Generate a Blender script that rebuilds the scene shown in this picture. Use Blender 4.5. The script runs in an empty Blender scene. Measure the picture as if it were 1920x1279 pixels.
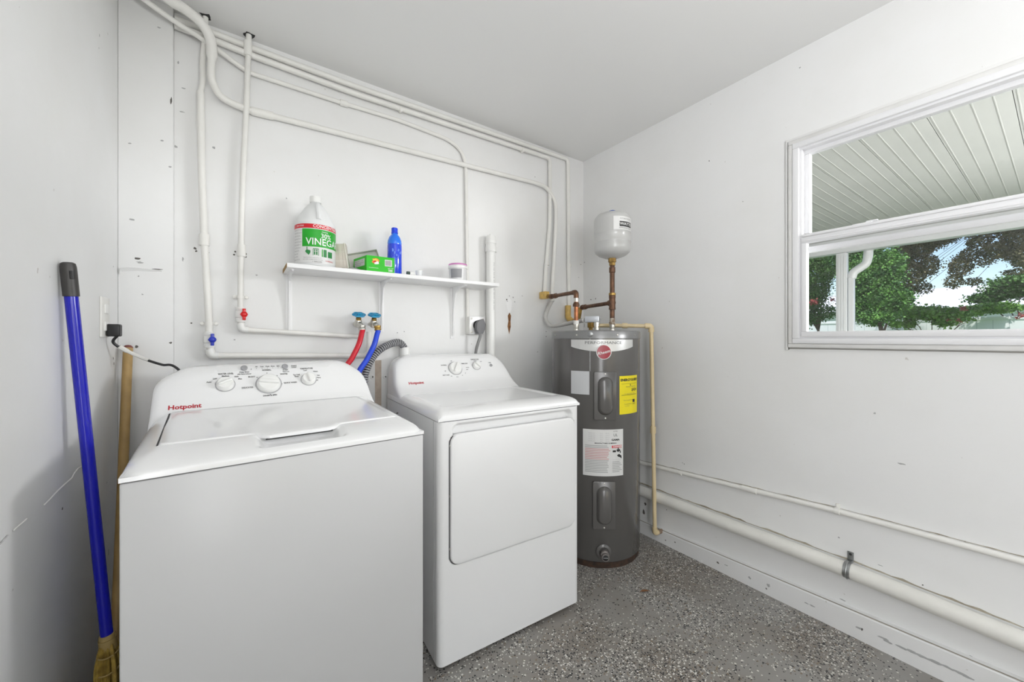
import bpy, bmesh, math, random
from mathutils import Vector, Matrix
R = math.radians; PI = math.pi
rnd = random.Random(7)
scene = bpy.context.scene
COL = scene.collection

# ------------------------------------------------------------------ camera
F = 722.0; CX = 960.0; CY = 635.0; TH = math.atan2(502, 722); EYE = 1.19
cd = bpy.data.cameras.new('camera'); cam = bpy.data.objects.new('camera', cd); COL.objects.link(cam)
cd.sensor_width = 36; cd.lens = F/1920*36; cd.shift_y = -(639.5-CY)/1920
cd.clip_start = 0.02; cd.clip_end = 300
cam.location = (0, 0, EYE); cam.rotation_euler = (PI/2, 0, -TH)
scene.camera = cam
# ------------------------------------------------------------------ view, world, sun, large lights
vs = scene.view_settings
scene.display_settings.display_device = 'sRGB'
vs.view_transform = 'Standard'; vs.look = 'None'; vs.gamma = 1.0; vs.use_curve_mapping = False
vs.exposure = 0.05
scene.cycles.max_bounces = 10; scene.cycles.diffuse_bounces = 6; scene.cycles.transparent_max_bounces = 24
scene.cycles.sample_clamp_indirect = 4.0; scene.cycles.caustics_reflective = False; scene.cycles.caustics_refractive = False
w = bpy.data.worlds.new('sky'); scene.world = w; w.use_nodes = True
nt = w.node_tree; nt.nodes.clear()
wo = nt.nodes.new('ShaderNodeOutputWorld'); bg = nt.nodes.new('ShaderNodeBackground'); st = nt.nodes.new('ShaderNodeTexSky')
st.sky_type = 'NISHITA'; st.sun_disc = False; st.sun_elevation = R(48); st.sun_rotation = R(200); st.air_density = 1.0; st.dust_density = .6
nt.links.new(st.outputs[0], bg.inputs[0]); nt.links.new(bg.outputs[0], wo.inputs[0]); bg.inputs[1].default_value = 0.20

def lamp(name, kind, loc, aim, energy, col=(1, 1, 1), **kw):
    l = bpy.data.lights.new(name, kind); l.energy = energy; l.color = col
    for k, v in kw.items(): setattr(l, k, v)
    o = bpy.data.objects.new(name, l); COL.objects.link(o); o.location = loc
    d = Vector(aim)-Vector(loc); o.rotation_euler = d.to_track_quat('-Z', 'Y').to_euler()
    return o
lamp('sun', 'SUN', (0, 0, 20), (3.5, 2.5, 14), 4.2, (1, .96, .88), angle=R(1.5))
# added fill lamp at the back of the room, behind the camera
lamp('rear_fill', 'AREA', (0.95, -2.75, 1.25), (0.75, 2, 1.25), 5, (.98, .985, 1), shape='RECTANGLE', size=2.0, size_y=2.1)
# two added lamps under the patio roof, out of view, shining through the window
lamp('yard_fill', 'AREA', (4.4, -1.55, 1.95), (0.3, 1.4, 1.0), 108, (.98, .985, 1), shape='RECTANGLE', size=1.3, size_y=.6)
lamp('yard_fill', 'AREA', (3.4, -2.3, 1.7), (1.3, 1.6, 1.3), 85, (.98, .985, 1), shape='RECTANGLE', size=.9, size_y=.9)
# added fill lamp against the left wall, behind the camera
lamp('left_wall_fill', 'AREA', (-.33, -1.35, 1.1), (2.0, -.45, 1.0), 38, (.98, .985, 1), shape='RECTANGLE', size=.85, size_y=1.9)
# added fill lamp behind the camera, aimed up to bounce off the ceiling
lamp('uplight', 'AREA', (0.5, -0.9, 1.45), (0.45, -0.6, 3), 31, (.98, .985, 1), shape='SQUARE', size=0.6)

# ------------------------------------------------------------------ surveying helpers (camera rays onto known planes)
SN, CS = math.sin(TH), math.cos(TH)
def ray(x, y):
    u = (x-CX)/F; return SN+u*CS, CS-u*SN, -(y-CY)/F
def onY(x, y, Y):
    r = ray(x, y); k = Y/r[1]; return Vector((r[0]*k, Y, r[2]*k+EYE))
def onX(x, y, X):
    r = ray(x, y); k = X/r[0]; return Vector((X, r[1]*k, r[2]*k+EYE))

# ------------------------------------------------------------------ materials
MATS = {}
def mat(name, col, rough=.5, metal=0, bump=0, bscale=40, var=0, vscale=6, col2=None, spec=None, trans=0, alpha=None, coat=0, detail=4):
    if name in MATS: return MATS[name]
    m = bpy.data.materials.new(name); m.use_nodes = True; n = m.node_tree.nodes; L = m.node_tree.links
    b = n['Principled BSDF']; b.inputs['Base Color'].default_value = (*col, 1); b.inputs['Roughness'].default_value = rough
    b.inputs['Metallic'].default_value = metal
    if spec is not None: b.inputs['Specular IOR Level'].default_value = spec
    if trans: b.inputs['Transmission Weight'].default_value = trans
    if coat: b.inputs['Coat Weight'].default_value = coat; b.inputs['Coat Roughness'].default_value = .15
    if alpha is not None: b.inputs['Alpha'].default_value = alpha
    tc = n.new('ShaderNodeTexCoord')
    if var or col2:
        t = n.new('ShaderNodeTexNoise'); t.inputs['Scale'].default_value = vscale; t.inputs['Detail'].default_value = detail
        L.new(tc.outputs['Object'], t.inputs[0])
        r = n.new('ShaderNodeValToRGB'); L.new(t.outputs[0], r.inputs[0])
        r.color_ramp.elements[0].position = .35; r.color_ramp.elements[1].position = .68
        c2 = col2 if col2 else tuple(max(0, c*(1-var)) for c in col)
        r.color_ramp.elements[0].color = (*c2, 1); r.color_ramp.elements[1].color = (*col, 1)
        L.new(r.outputs[0], b.inputs['Base Color'])
    if bump:
        t = n.new('ShaderNodeTexNoise'); t.inputs['Scale'].default_value = bscale; t.inputs['Detail'].default_value = 5
        L.new(tc.outputs['Object'], t.inputs[0])
        bp = n.new('ShaderNodeBump'); bp.inputs['Strength'].default_value = bump; bp.inputs['Distance'].default_value = .01
        L.new(t.outputs[0], bp.inputs['Height']); L.new(bp.outputs[0], b.inputs['Normal'])
    MATS[name] = m; return m

def wall_mat(name, col):
    """old painted block wall: faint dirt clouds, roller texture, a few scuffs and specks"""
    m = mat(name, col, .55, bump=.12, bscale=14)
    n = m.node_tree.nodes; L = m.node_tree.links; b = n['Principled BSDF']; tc = n['Texture Coordinate']
    t = n.new('ShaderNodeTexNoise'); t.inputs['Scale'].default_value = 1.7; t.inputs['Detail'].default_value = 6; t.inputs['Roughness'].default_value = .6
    L.new(tc.outputs['Object'], t.inputs[0])
    r = n.new('ShaderNodeValToRGB'); L.new(t.outputs[0], r.inputs[0])
    r.color_ramp.elements[0].position = .3; r.color_ramp.elements[1].position = .62
    r.color_ramp.elements[0].color = (*[c*.95*(1, .995, .98)[i] for i, c in enumerate(col)], 1); r.color_ramp.elements[1].color = (*col, 1)
    # fine specks
    v = n.new('ShaderNodeTexNoise'); v.inputs['Scale'].default_value = 34; v.inputs['Detail'].default_value = 2
    L.new(tc.outputs['Object'], v.inputs[0])
    r2 = n.new('ShaderNodeValToRGB'); L.new(v.outputs[0], r2.inputs[0])
    r2.color_ramp.elements[0].position = .765; r2.color_ramp.elements[0].color = (0, 0, 0, 1)
    r2.color_ramp.elements[1].position = .80; r2.color_ramp.elements[1].color = (.55, .55, .55, 1)
    mx = n.new('ShaderNodeMix'); mx.data_type = 'RGBA'
    L.new(r2.outputs[0], mx.inputs[0]); L.new(r.outputs[0], mx.inputs[6]); mx.inputs[7].default_value = (.38, .34, .29, 1)
    L.new(mx.outputs[2], b.inputs['Base Color'])
    return m
WALL = wall_mat('wall_paint', (.80, .802, .80))
CEIL = mat('ceiling_paint', (.80, .80, .79), .7, bump=.06, bscale=10)
PIPEW = mat('painted_pipe', (.82, .81, .775), .42, bump=.08, bscale=60, var=.06, vscale=9)
PIPEW2 = mat('painted_big_pipe', (.79, .78, .735), .42, bump=.12, bscale=30, var=.1, vscale=7)
PVC = mat('white_pvc', (.80, .80, .78), .32)
CPVC = mat('tan_cpvc', (.74, .60, .36), .35, var=.08, vscale=12)
SHELFW = mat('shelf_melamine', (.86, .86, .86), .35)
EDGE = mat('raw_particleboard', (.42, .27, .10), .8, col2=(.25, .15, .05), vscale=120)
APPL = mat('white_enamel', (.82, .82, .82), .16, coat=.5)
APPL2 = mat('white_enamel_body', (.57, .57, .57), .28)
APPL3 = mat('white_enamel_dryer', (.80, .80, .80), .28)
PLAS = mat('white_plastic', (.82, .82, .80), .3)
DARKGAP = mat('dark_gap', (.03, .03, .03), .7)
RUBBER = mat('black_rubber', (.015, .015, .016), .45)
CHROME = mat('nickel', (.62, .60, .55), .28, 1, bump=.1, bscale=80)
GALV = mat('galvanised', (.45, .46, .46), .38, 1, var=.25, vscale=50)
BRASS = mat('aged_brass', (.55, .36, .10), .4, .8, col2=(.25, .15, .05), vscale=40)
COPPER = mat('aged_copper', (.20, .105, .06), .45, .7, col2=(.09, .05, .035), vscale=35)
COPPERB = mat('bright_copper', (.50, .20, .09), .35, .8, col2=(.25, .10, .05), vscale=35)
HEAT = mat('grey_heater_paint', (.105, .10, .096), .20, coat=.3)
HEATL = mat('grey_heater_lid', (.22, .22, .22), .3, .3)
TANK = mat('tank_grey', (.50, .50, .49), .28, coat=.3)
RUST = mat('rusty_base', (.07, .035, .02), .8, col2=(.03, .02, .015), vscale=40)
BLUEP = mat('blue_pole', (.003, .005, .42), .2, coat=.3)
DGREY = mat('dark_grey_plastic', (.045, .042, .040), .42)
WOOD = mat('broom_wood', (.52, .34, .13), .5, var=.25, vscale=14)
STRAW = mat('broom_straw', (.46, .31, .06), .7, col2=(.25, .16, .03), vscale=60)
RED = mat('red_rubber', (.55, .005, .02), .3)
BLUE = mat('blue_rubber', (.01, .06, .62), .3)
TURQ = mat('turquoise_handle', (.01, .33, .55), .35, col2=(.01, .18, .38), vscale=60)
REDV = mat('red_valve_plastic', (.65, .01, .01), .3)
BLUEV = mat('blue_valve_plastic', (.02, .04, .45), .3)
HOSEG = mat('corrugated_grey', (.30, .30, .31), .35)
INK = mat('grey_ink', (.13, .13, .13), .5)
BLACK = mat('black_ink', (.02, .02, .02), .5)
REDINK = mat('red_ink', (.45, .015, .03), .5)
LABELW = mat('white_label', (.72, .72, .71), .4)
LABELG = mat('green_label', (.01, .36, .015), .35)
LABELR = mat('red_label', (.62, .01, .02), .35)
LABELY = mat('yellow_label', (.85, .72, .01), .45)
WHITEINK = mat('white_ink', (.85, .85, .85), .4)
BADGE = mat('red_badge', (.30, .02, .035), .25)
JUG = mat('translucent_jug', (.88, .89, .89), .3, alpha=.8)
BLUEB = mat('blue_bottle_plastic', (.004, .05, .72), .1, coat=.6)
BLUEL = mat('light_blue_bottle_plastic', (.01, .18, .85), .1, coat=.6)
PINK = mat('pink_lid', (.62, .22, .50), .4)
CREAM = mat('beige_tray_plastic', (.62, .57, .50), .5)
GREYT = mat('grey_tray_plastic', (.45, .45, .44), .5)
VINYL = mat('window_vinyl', (.80, .80, .815), .35)
CAULK = mat('window_trim_paint', (.74, .735, .72), .5, bump=.2, bscale=25, var=.1, vscale=12)
CHIPD = mat('chip_dark', (.12, .11, .10), .8)
CHIPG = mat('chip_grey', (.40, .40, .40), .8)
CHIPO = mat('chip_orange_wood', (.33, .15, .05), .8, col2=(.12, .05, .02), vscale=60)
JOINTLINE = mat('joint_line', (.30, .27, .23), .8)
def glass_mat():
    m = bpy.data.materials.new('window_glass'); m.use_nodes = True; n = m.node_tree.nodes; L = m.node_tree.links; n.clear()
    o = n.new('ShaderNodeOutputMaterial'); mx = n.new('ShaderNodeMixShader'); t = n.new('ShaderNodeBsdfTransparent'); g = n.new('ShaderNodeBsdfGlossy')
    t.inputs[0].default_value = (.985, .985, .985, 1); g.inputs['Roughness'].default_value = .01
    mx.inputs[0].default_value = .035
    L.new(t.outputs[0], mx.inputs[1]); L.new(g.outputs[0], mx.inputs[2]); L.new(mx.outputs[0], o.inputs[0])
    return m
GLASS = glass_mat()

def floor_mat():
    m = mat('epoxy_flake_floor', (.22, .21, .195), .42, bump=.08, bscale=50)
    n = m.node_tree.nodes; L = m.node_tree.links; b = n['Principled BSDF']; tc = n['Texture Coordinate']
    base = n.new('ShaderNodeTexNoise'); base.inputs['Scale'].default_value = 2.2; base.inputs['Detail'].default_value = 7
    L.new(tc.outputs['Object'], base.inputs[0])
    rb = n.new('ShaderNodeValToRGB'); L.new(base.outputs[0], rb.inputs[0])
    rb.color_ramp.elements[0].position = .32; rb.color_ramp.elements[0].color = (.20, .175, .15, 1)
    rb.color_ramp.elements[1].position = .60; rb.color_ramp.elements[1].color = (.29, .28, .265, 1)
    dens = n.new('ShaderNodeTexNoise'); dens.inputs['Scale'].default_value = 2.6; dens.inputs['Detail'].default_value = 3
    mp = n.new('ShaderNodeMapping'); mp.inputs['Location'].default_value = (3.3, 1.7, 0); L.new(tc.outputs['Object'], mp.inputs[0]); L.new(mp.outputs[0], dens.inputs[0])
    rd = n.new('ShaderNodeMapRange'); rd.inputs[1].default_value = .38; rd.inputs[2].default_value = .62; rd.inputs[3].default_value = .08; rd.inputs[4].default_value = .62
    L.new(dens.outputs[0], rd.inputs[0])
    prev = rb.outputs[0]
    for sc_, seed in ((115, 0.0), (165, 5.0)):
        mp2 = n.new('ShaderNodeMapping'); mp2.inputs['Location'].default_value = (seed, seed*.7, 0); L.new(tc.outputs['Object'], mp2.inputs[0])
        wn = n.new('ShaderNodeTexNoise'); wn.inputs['Scale'].default_value = sc_*.9; L.new(mp2.outputs[0], wn.inputs[0])
        ad = n.new('ShaderNodeVectorMath'); ad.operation = 'MULTIPLY_ADD'; ad.inputs[1].default_value = (.004, .004, 0); L.new(wn.outputs['Color'], ad.inputs[0]); L.new(mp2.outputs[0], ad.inputs[2])
        v = n.new('ShaderNodeTexVoronoi'); v.inputs['Scale'].default_value = sc_; L.new(ad.outputs[0], v.inputs['Vector'])
        sp = n.new('ShaderNodeSeparateColor'); L.new(v.outputs['Color'], sp.inputs[0])
        lt = n.new('ShaderNodeMath'); lt.operation = 'LESS_THAN'; L.new(sp.outputs[0], lt.inputs[0]); L.new(rd.outputs[0], lt.inputs[1])
        d = n.new('ShaderNodeMath'); d.operation = 'LESS_THAN'; L.new(v.outputs['Distance'], d.inputs[0]); d.inputs[1].default_value = .42
        mu = n.new('ShaderNodeMath'); mu.operation = 'MULTIPLY'; L.new(lt.outputs[0], mu.inputs[0]); L.new(d.outputs[0], mu.inputs[1])
        cr = n.new('ShaderNodeValToRGB'); cr.color_ramp.interpolation = 'CONSTANT'; L.new(sp.outputs[1], cr.inputs[0])
        cr.color_ramp.elements[0].color = (.02, .02, .022, 1)
        cr.color_ramp.elements[1].position = .48; cr.color_ramp.elements[1].color = (.68, .66, .62, 1)
        e = cr.color_ramp.elements.new(.85); e.color = (.20, .15, .10, 1)
        mx = n.new('ShaderNodeMix'); mx.data_type = 'RGBA'; L.new(mu.outputs[0], mx.inputs[0]); L.new(prev, mx.inputs[6]); L.new(cr.outputs[0], mx.inputs[7])
        prev = mx.outputs[2]
    L.new(prev, b.inputs['Base Color'])
    return m
FLOOR = floor_mat()

# ------------------------------------------------------------------ mesh builder
class MB:
    def __init__(s): s.v = []; s.f = []; s.m = []; s.mats = []
    def mi(s, m):
        if m is None: return 0
        if m not in s.mats: s.mats.append(m)
        return s.mats.index(m)
    def add(s, vs, fs, m=None):
        o = len(s.v); s.v += [Vector(q) for q in vs]; k = s.mi(m)
        for f in fs: s.f.append([i+o for i in f]); s.m.append(k)
        return s
    def box(s, a, b, bev=0, seg=2, m=None, mtx=None):
        bm = bmesh.new(); bmesh.ops.create_cube(bm, size=1)
        a = Vector(a); b = Vector(b); c = (a+b)/2; d = b-a
        for q in bm.verts: q.co = Vector((q.co.x*d.x+c.x, q.co.y*d.y+c.y, q.co.z*d.z+c.z))
        if bev: bmesh.ops.bevel(bm, geom=bm.edges[:], offset=bev, segments=seg, profile=.5, affect='EDGES')
        return s.bm(bm, m, mtx)
    def bm(s, bm, m=None, mtx=None):
        bm.verts.index_update()
        vs = [(mtx @ q.co) if mtx else q.co.copy() for q in bm.verts]
        fs = [[q.index for q in f.verts] for f in bm.faces]; bm.free()
        return s.add(vs, fs, m)
    def prism(s, pts, axis, a, b, bev=0, m=None, mtx=None, seg=2):
        """pts 2D outline; axis 'x','y','z' = extrusion axis from a to b"""
        bm = bmesh.new()
        def P(p, t):
            return {'x': (t, p[0], p[1]), 'y': (p[0], t, p[1]), 'z': (p[0], p[1], t)}[axis]
        lo = [bm.verts.new(P(p, a)) for p in pts]; hi = [bm.verts.new(P(p, b)) for p in pts]
        bm.faces.new(lo); bm.faces.new(hi[::-1])
        for i in range(len(pts)): bm.faces.new((lo[i], hi[i], hi[(i+1) % len(pts)], lo[(i+1) % len(pts)]))
        bmesh.ops.recalc_face_normals(bm, faces=bm.faces[:])
        if bev:
            ed = [e for e in bm.edges if len(e.link_faces) == 2 and any(len(f.verts) == len(pts) and len(pts) != 4 or abs(f.normal[{'x': 0, 'y': 1, 'z': 2}[axis]]) > .9 for f in e.link_faces)]
            bmesh.ops.bevel(bm, geom=ed, offset=bev, segments=seg, profile=.5, affect='EDGES')
        return s.bm(bm, m, mtx)
    def lathe(s, prof, seg=32, m=None, mtx=None, cap=True):
        vs = []; fs = []
        for r, z in prof:
            for k in range(seg):
                a = 2*PI*k/seg; vs.append(Vector((r*math.cos(a), r*math.sin(a), z)))
        n = len(prof)
        for i in range(n-1):
            for k in range(seg):
                k2 = (k+1) % seg; fs.append([i*seg+k, i*seg+k2, (i+1)*seg+k2, (i+1)*seg+k])
        if cap: fs.append(list(range(seg))[::-1]); fs.append([(n-1)*seg+k for k in range(seg)])
        if mtx: vs = [mtx @ q for q in vs]
        return s.add(vs, fs, m)
    def tube(s, pts, r, seg=12, m=None, radii=None, cap=True, fil=0, closed=False):
        pts = [Vector(p) for p in pts]
        if fil: pts = fillet(pts, fil)
        n = len(pts); T = []
        for i in range(n):
            a = pts[max(i-1, 0)]; b = pts[min(i+1, n-1)]
            if closed: a = pts[(i-1) % n]; b = pts[(i+1) % n]
            T.append((b-a).normalized())
        up = Vector((0, 0, 1)) if abs(T[0].z) < .9 else Vector((1, 0, 0))
        N = (up-T[0]*up.dot(T[0])).normalized(); vs = []; fs = []
        for i in range(n):
            N = (N-T[i]*N.dot(T[i])).normalized(); B = T[i].cross(N)
            rr = radii[i] if radii else r
            for k in range(seg):
                a = 2*PI*k/seg; vs.append(pts[i]+(N*math.cos(a)+B*math.sin(a))*rr)
        for i in range(n if closed else n-1):
            j = (i+1) % n
            for k in range(seg):
                k2 = (k+1) % seg; fs.append([i*seg+k, i*seg+k2, j*seg+k2, j*seg+k])
        if cap and not closed: fs.append(list(range(seg))[::-1]); fs.append([(n-1)*seg+k for k in range(seg)])
        return s.add(vs, fs, m)
    def grid(s, nu, nv, fn, m=None):
        vs = [fn(i/nu, j/nv) for j in range(nv+1) for i in range(nu+1)]
        fs = [[j*(nu+1)+i, j*(nu+1)+i+1, (j+1)*(nu+1)+i+1, (j+1)*(nu+1)+i] for j in range(nv) for i in range(nu)]
        return s.add(vs, fs, m)

def fillet(pts, r, seg=6):
    out = [pts[0]]
    for i in range(1, len(pts)-1):
        p = pts[i]; a = pts[i-1]-p; b = pts[i+1]-p; la, lb = a.length, b.length
        if la < 1e-6 or lb < 1e-6: continue
        ang = a.angle(b)
        if ang > PI-.02: out.append(p); continue
        d = min(r, la*.48, lb*.48)
        p0 = p+a/la*d; p1 = p+b/lb*d
        for k in range(seg+1):
            t = k/seg; out.append(p0*(1-t)**2+p*2*t*(1-t)+p1*t*t)
    out.append(pts[-1]); return out
def catmull(pts, n=8):
    pts = [Vector(p) for p in pts]; q = [pts[0]*2-pts[1]]+pts+[pts[-1]*2-pts[-2]]; out = []
    for i in range(1, len(q)-2):
        for k in range(n):
            t = k/n; a, b, c, d = q[i-1], q[i], q[i+1], q[i+2]
            out.append(.5*((2*b)+(c-a)*t+(2*a-5*b+4*c-d)*t*t+(3*b-a-3*c+d)*t**3))
    out.append(pts[-1]); return out
def frame(o, z, x=None):
    """matrix with its Z along z, origin o"""
    z = Vector(z).normalized(); x = Vector(x) if x else (Vector((1, 0, 0)) if abs(z.x) < .9 else Vector((0, 1, 0)))
    x = (x-z*x.dot(z)).normalized(); y = z.cross(x)
    m = Matrix((x, y, z)).transposed().to_4x4(); m.translation = Vector(o); return m

WM = {}
def tag(o, label=None, cat=None, group=None, kind=None):
    if label: o['label'] = label
    if cat: o['category'] = cat
    if group: o['group'] = group
    if kind: o['kind'] = kind
    return o
def thing(name, loc, label=None, cat=None, group=None, rz=0, kind=None):
    o = bpy.data.objects.new(name, None); COL.objects.link(o); o.location = loc; o.rotation_euler = (0, 0, rz); o.empty_display_size = .05
    WM[o] = Matrix.Translation(Vector(loc)) @ Matrix.Rotation(rz, 4, 'Z')
    return tag(o, label, cat, group, kind)
def build(name, mb, m, parent=None, local=False, ang=35, flat=False, label=None, cat=None, group=None, kind=None):
    """links mb as one mesh object; coordinates are world unless local"""
    me = bpy.data.meshes.new(name)
    if parent is not None:
        vs = mb.v if local else [WM[parent].inverted() @ q for q in mb.v]
        M0 = WM[parent]; loc = None
    else:
        if name in ('floor', 'ceiling') or kind == 'structure': loc = Vector((0, 0, 0))
        else:
            xs = [q.x for q in mb.v]; ys = [q.y for q in mb.v]; loc = Vector(((min(xs)+max(xs))/2, (min(ys)+max(ys))/2, min(q.z for q in mb.v)))
        vs = [q-loc for q in mb.v]; M0 = Matrix.Translation(loc)
    me.from_pydata([tuple(q) for q in vs], [], mb.f)
    ms = mb.mats if mb.mats else [m]
    for k in ms: me.materials.append(k if k else m)
    if mb.mats: me.polygons.foreach_set('material_index', mb.m)
    bm = bmesh.new(); bm.from_mesh(me)
    if not flat: bmesh.ops.recalc_face_normals(bm, faces=bm.faces[:])
    bm.to_mesh(me); bm.free()
    if not flat:
        me.shade_smooth(); me.set_sharp_from_angle(angle=R(ang))
    o = bpy.data.objects.new(name, me); COL.objects.link(o)
    if parent is not None: o.parent = parent
    else: o.location = loc
    WM[o] = M0
    return tag(o, label, cat, group, kind)

def text_mb(items, mapf, mb=None):
    """items: (string, x, y, size, align[, mat[, xscale]]) laid on a surface by mapf(x, y)"""
    mb = mb or MB()
    for it in items:
        s_, x, y, size, al = it[:5]; m = it[5] if len(it) > 5 else None; xs = it[6] if len(it) > 6 else 1; bold = it[7] if len(it) > 7 else 0
        cu = bpy.data.curves.new('lettering', 'FONT'); cu.body = s_; cu.size = size; cu.align_x = al; cu.align_y = 'CENTER'; cu.resolution_u = 2
        if bold: cu.offset = bold
        o = bpy.data.objects.new('lettering', cu); COL.objects.link(o)
        me = bpy.data.meshes.new_from_object(o.evaluated_get(bpy.context.evaluated_depsgraph_get()))
        vs = [mapf(x+q.co.x*xs, y+q.co.y) for q in me.vertices]; fs = [list(p.vertices) for p in me.polygons]
        mb.add(vs, fs, m)
        bpy.data.objects.remove(o); bpy.data.curves.remove(cu); bpy.data.meshes.remove(me)
    return mb

def blob(mb, c, u, v, ru, rv, nrm, seed, m=None, n=9, off=.0008):
    """irregular flat chip on a surface"""
    q = random.Random(seed); pts = []
    for k in range(n):
        a = 2*PI*k/n; s_ = q.uniform(.55, 1.15); pts.append(c+u*math.cos(a)*ru*s_+v*math.sin(a)*rv*s_+nrm*off)
    mb.add([c+nrm*off*1.6]+pts, [[0, 1+k, 1+(k+1) % n] for k in range(n)], m)

# ================================================================== THE ROOM
XL, XR, YB, YF, ZC = -.378, 2.02, 2.0, -3.0, 2.472
mb = MB(); mb.box((XL-.15, YF-.15, -.12), (XR+.12, YB+.12, 0)); build('floor', mb, FLOOR, kind='structure')
mb = MB(); mb.box((XL-.15, YF-.15, ZC), (XR+.12, YB+.12, ZC+.12)); build('ceiling', mb, CEIL, kind='structure')
mb = MB(); mb.box((XL-.15, YB, 0), (XR+.12, YB+.12, ZC)); wall_back = build('wall_back', mb, WALL, kind='structure')
mb = MB(); mb.box((XL-.15, YF, 0), (XL, YB, ZC)); wall_left = build('wall_left', mb, WALL, kind='structure')
# window opening
WY0, WY1, WZ0, WZ1 = -.42, .712, 1.150, 2.072
mb = MB()
mb.box((XR, YF, 0), (XR+.12, WY0, ZC)); mb.box((XR, WY1, 0), (XR+.12, YB, ZC))
mb.box((XR, WY0, 0), (XR+.12, WY1, WZ0)); mb.box((XR, WY0, WZ1), (XR+.12, WY1, ZC))
wall_right = build('wall_right', mb, WALL, kind='structure')
# (the left wall has no opening; an added fill lamp stands before it)
# front wall (behind the camera) with an opening behind the rear fill lamp
mb = MB(); mb.box((XL-.15, YF-.15, 0), (-.15, YF, ZC)); mb.box((1.95, YF-.15, 0), (XR+.12, YF, ZC)); mb.box((-.15, YF-.15, 2.35), (1.95, YF, ZC))
build('wall_front', mb, WALL, kind='structure')
# pilaster in the left corner
mb = MB(); mb.box((XL, 1.968, 0), (-.225, YB, ZC), bev=.004); build('trim_1', mb, WALL, kind='structure')
# kerb at the foot of the right wall
mb = MB()
V_ = []
for y, zt in ((YB, .070), (1.3, .074), (.09, .116), (-3, .15)):
    V_ += [(XR, y, 0), (1.992, y, 0), (1.990, y, zt-.004), (1.994, y, zt), (XR, y, zt+.002)]
fs = []
for i in range(3):
    for k in range(4): fs.append([i*5+k, i*5+k+1, i*5+5+k+1, i*5+5+k])
fs += [[0, 1, 2, 3, 4], [19, 18, 17, 16, 15]]
mb.add(V_, fs)
kerb = build('baseboard_right', mb, WALL, kind='structure')

# --- chips, scuffs and cracks
def chips(lst, plane, nrm, u, parent, name='paint_chip', off=.0008):
    by = {}
    for k, (x, y, a, b, m) in enumerate(lst):
        by.setdefault(m, MB()); c = plane(x, y); blob(by[m], c, u, Vector((0, 0, 1)), a, b, nrm, k+len(lst), off=off)
    for m, q in by.items(): build(name, q, m, parent, flat=True, kind='stuff')
bk = lambda x, y: onY(x, y, YB)
chips([(366, 466, .006, .006, CHIPD), (368, 471, .004, .004, CHIPD), (391, 474, .003, .004, CHIPD), (441, 472, .004, .004, CHIPD), (439, 478, .004, .004, CHIPD), (461, 476, .004, .005, CHIPD), (461, 482, .004, .004, CHIPD),
       (359, 606, .004, .004, CHIPD), (401, 277, .005, .007, CHIPG), (330, 275, .006, .006, CHIPG), (342, 210, .009, .003, CHIPG), (345, 166, .008, .003, CHIPG), (334, 118, .004, .008, CHIPG),
       (481, 516, .006, .004, CHIPG), (343, 486, .003, .009, CHIPG), (1003, 332, .005, .004, CHIPG), (950, 562, .006, .006, CHIPD), (962, 558, .004, .006, CHIPD), (955, 555, .003, .004, CHIPD), (965, 566, .005, .004, CHIPG),
       (951, 565, .004, .004, CHIPD), (1024, 631, .005, .004, CHIPG), (1024, 622, .005, .004, CHIPG), (758, 622, .003, .004, CHIPG), (745, 624, .003, .004, CHIPG), (440, 637, .004, .003, CHIPG), (537, 372, .003, .004, CHIPG),
       (1089, 496, .006, .004, CHIPG), (1085, 520, .004, .004, CHIPG), (1008, 660, .006, .003, CHIPG), (979, 555, .004, .004, CHIPG), (1086, 560, .003, .006, CHIPG)], bk, Vector((0, -1, 0)), Vector((1, 0, 0)), wall_back)
# gouge with bare wood beside the drain pipe
mb = MB(); pts = [(952, 592), (955, 586), (958, 592), (957, 602), (957.5, 612), (954.5, 627), (951.5, 612), (953, 602)]
mb.add([onY(x, y, YB)+Vector((0, -.0012, 0)) for x, y in pts], [list(range(len(pts)))]); build('plaster_gouge', mb, CHIPO, wall_back, flat=True)
mb = MB(); pts = [(949, 566), (954, 558), (960, 565), (959, 580), (955, 590), (951, 580)]
mb.add([onY(x, y, YB)+Vector((0, -.0009, 0)) for x, y in pts], [list(range(len(pts)))]); build('plaster_gouge', mb, WHITEINK, wall_back, flat=True)
pi = lambda x, y: onY(x, y, 1.968)
tr1 = bpy.data.objects['trim_1']
chips([(247, 412, .010, .004, CHIPG), (258, 485, .012, .004, CHIPD), (262, 492, .010, .004, CHIPG), (296, 505, .02, .002, CHIPD), (321, 190, .003, .016, CHIPD), (319, 313, .006, .004, CHIPG), (304, 264, .005, .004, CHIPG), (256, 650, .005, .005, CHIPD),
       (260, 518, .003, .003, CHIPG), (267, 552, .003, .003, CHIPG), (243, 269, .005, .003, CHIPG), (298, 52, .006, .003, CHIPG), (320, 643, .005, .004, CHIPD)], pi, Vector((0, -1, 0)), Vector((1, 0, 0)), tr1)
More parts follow.
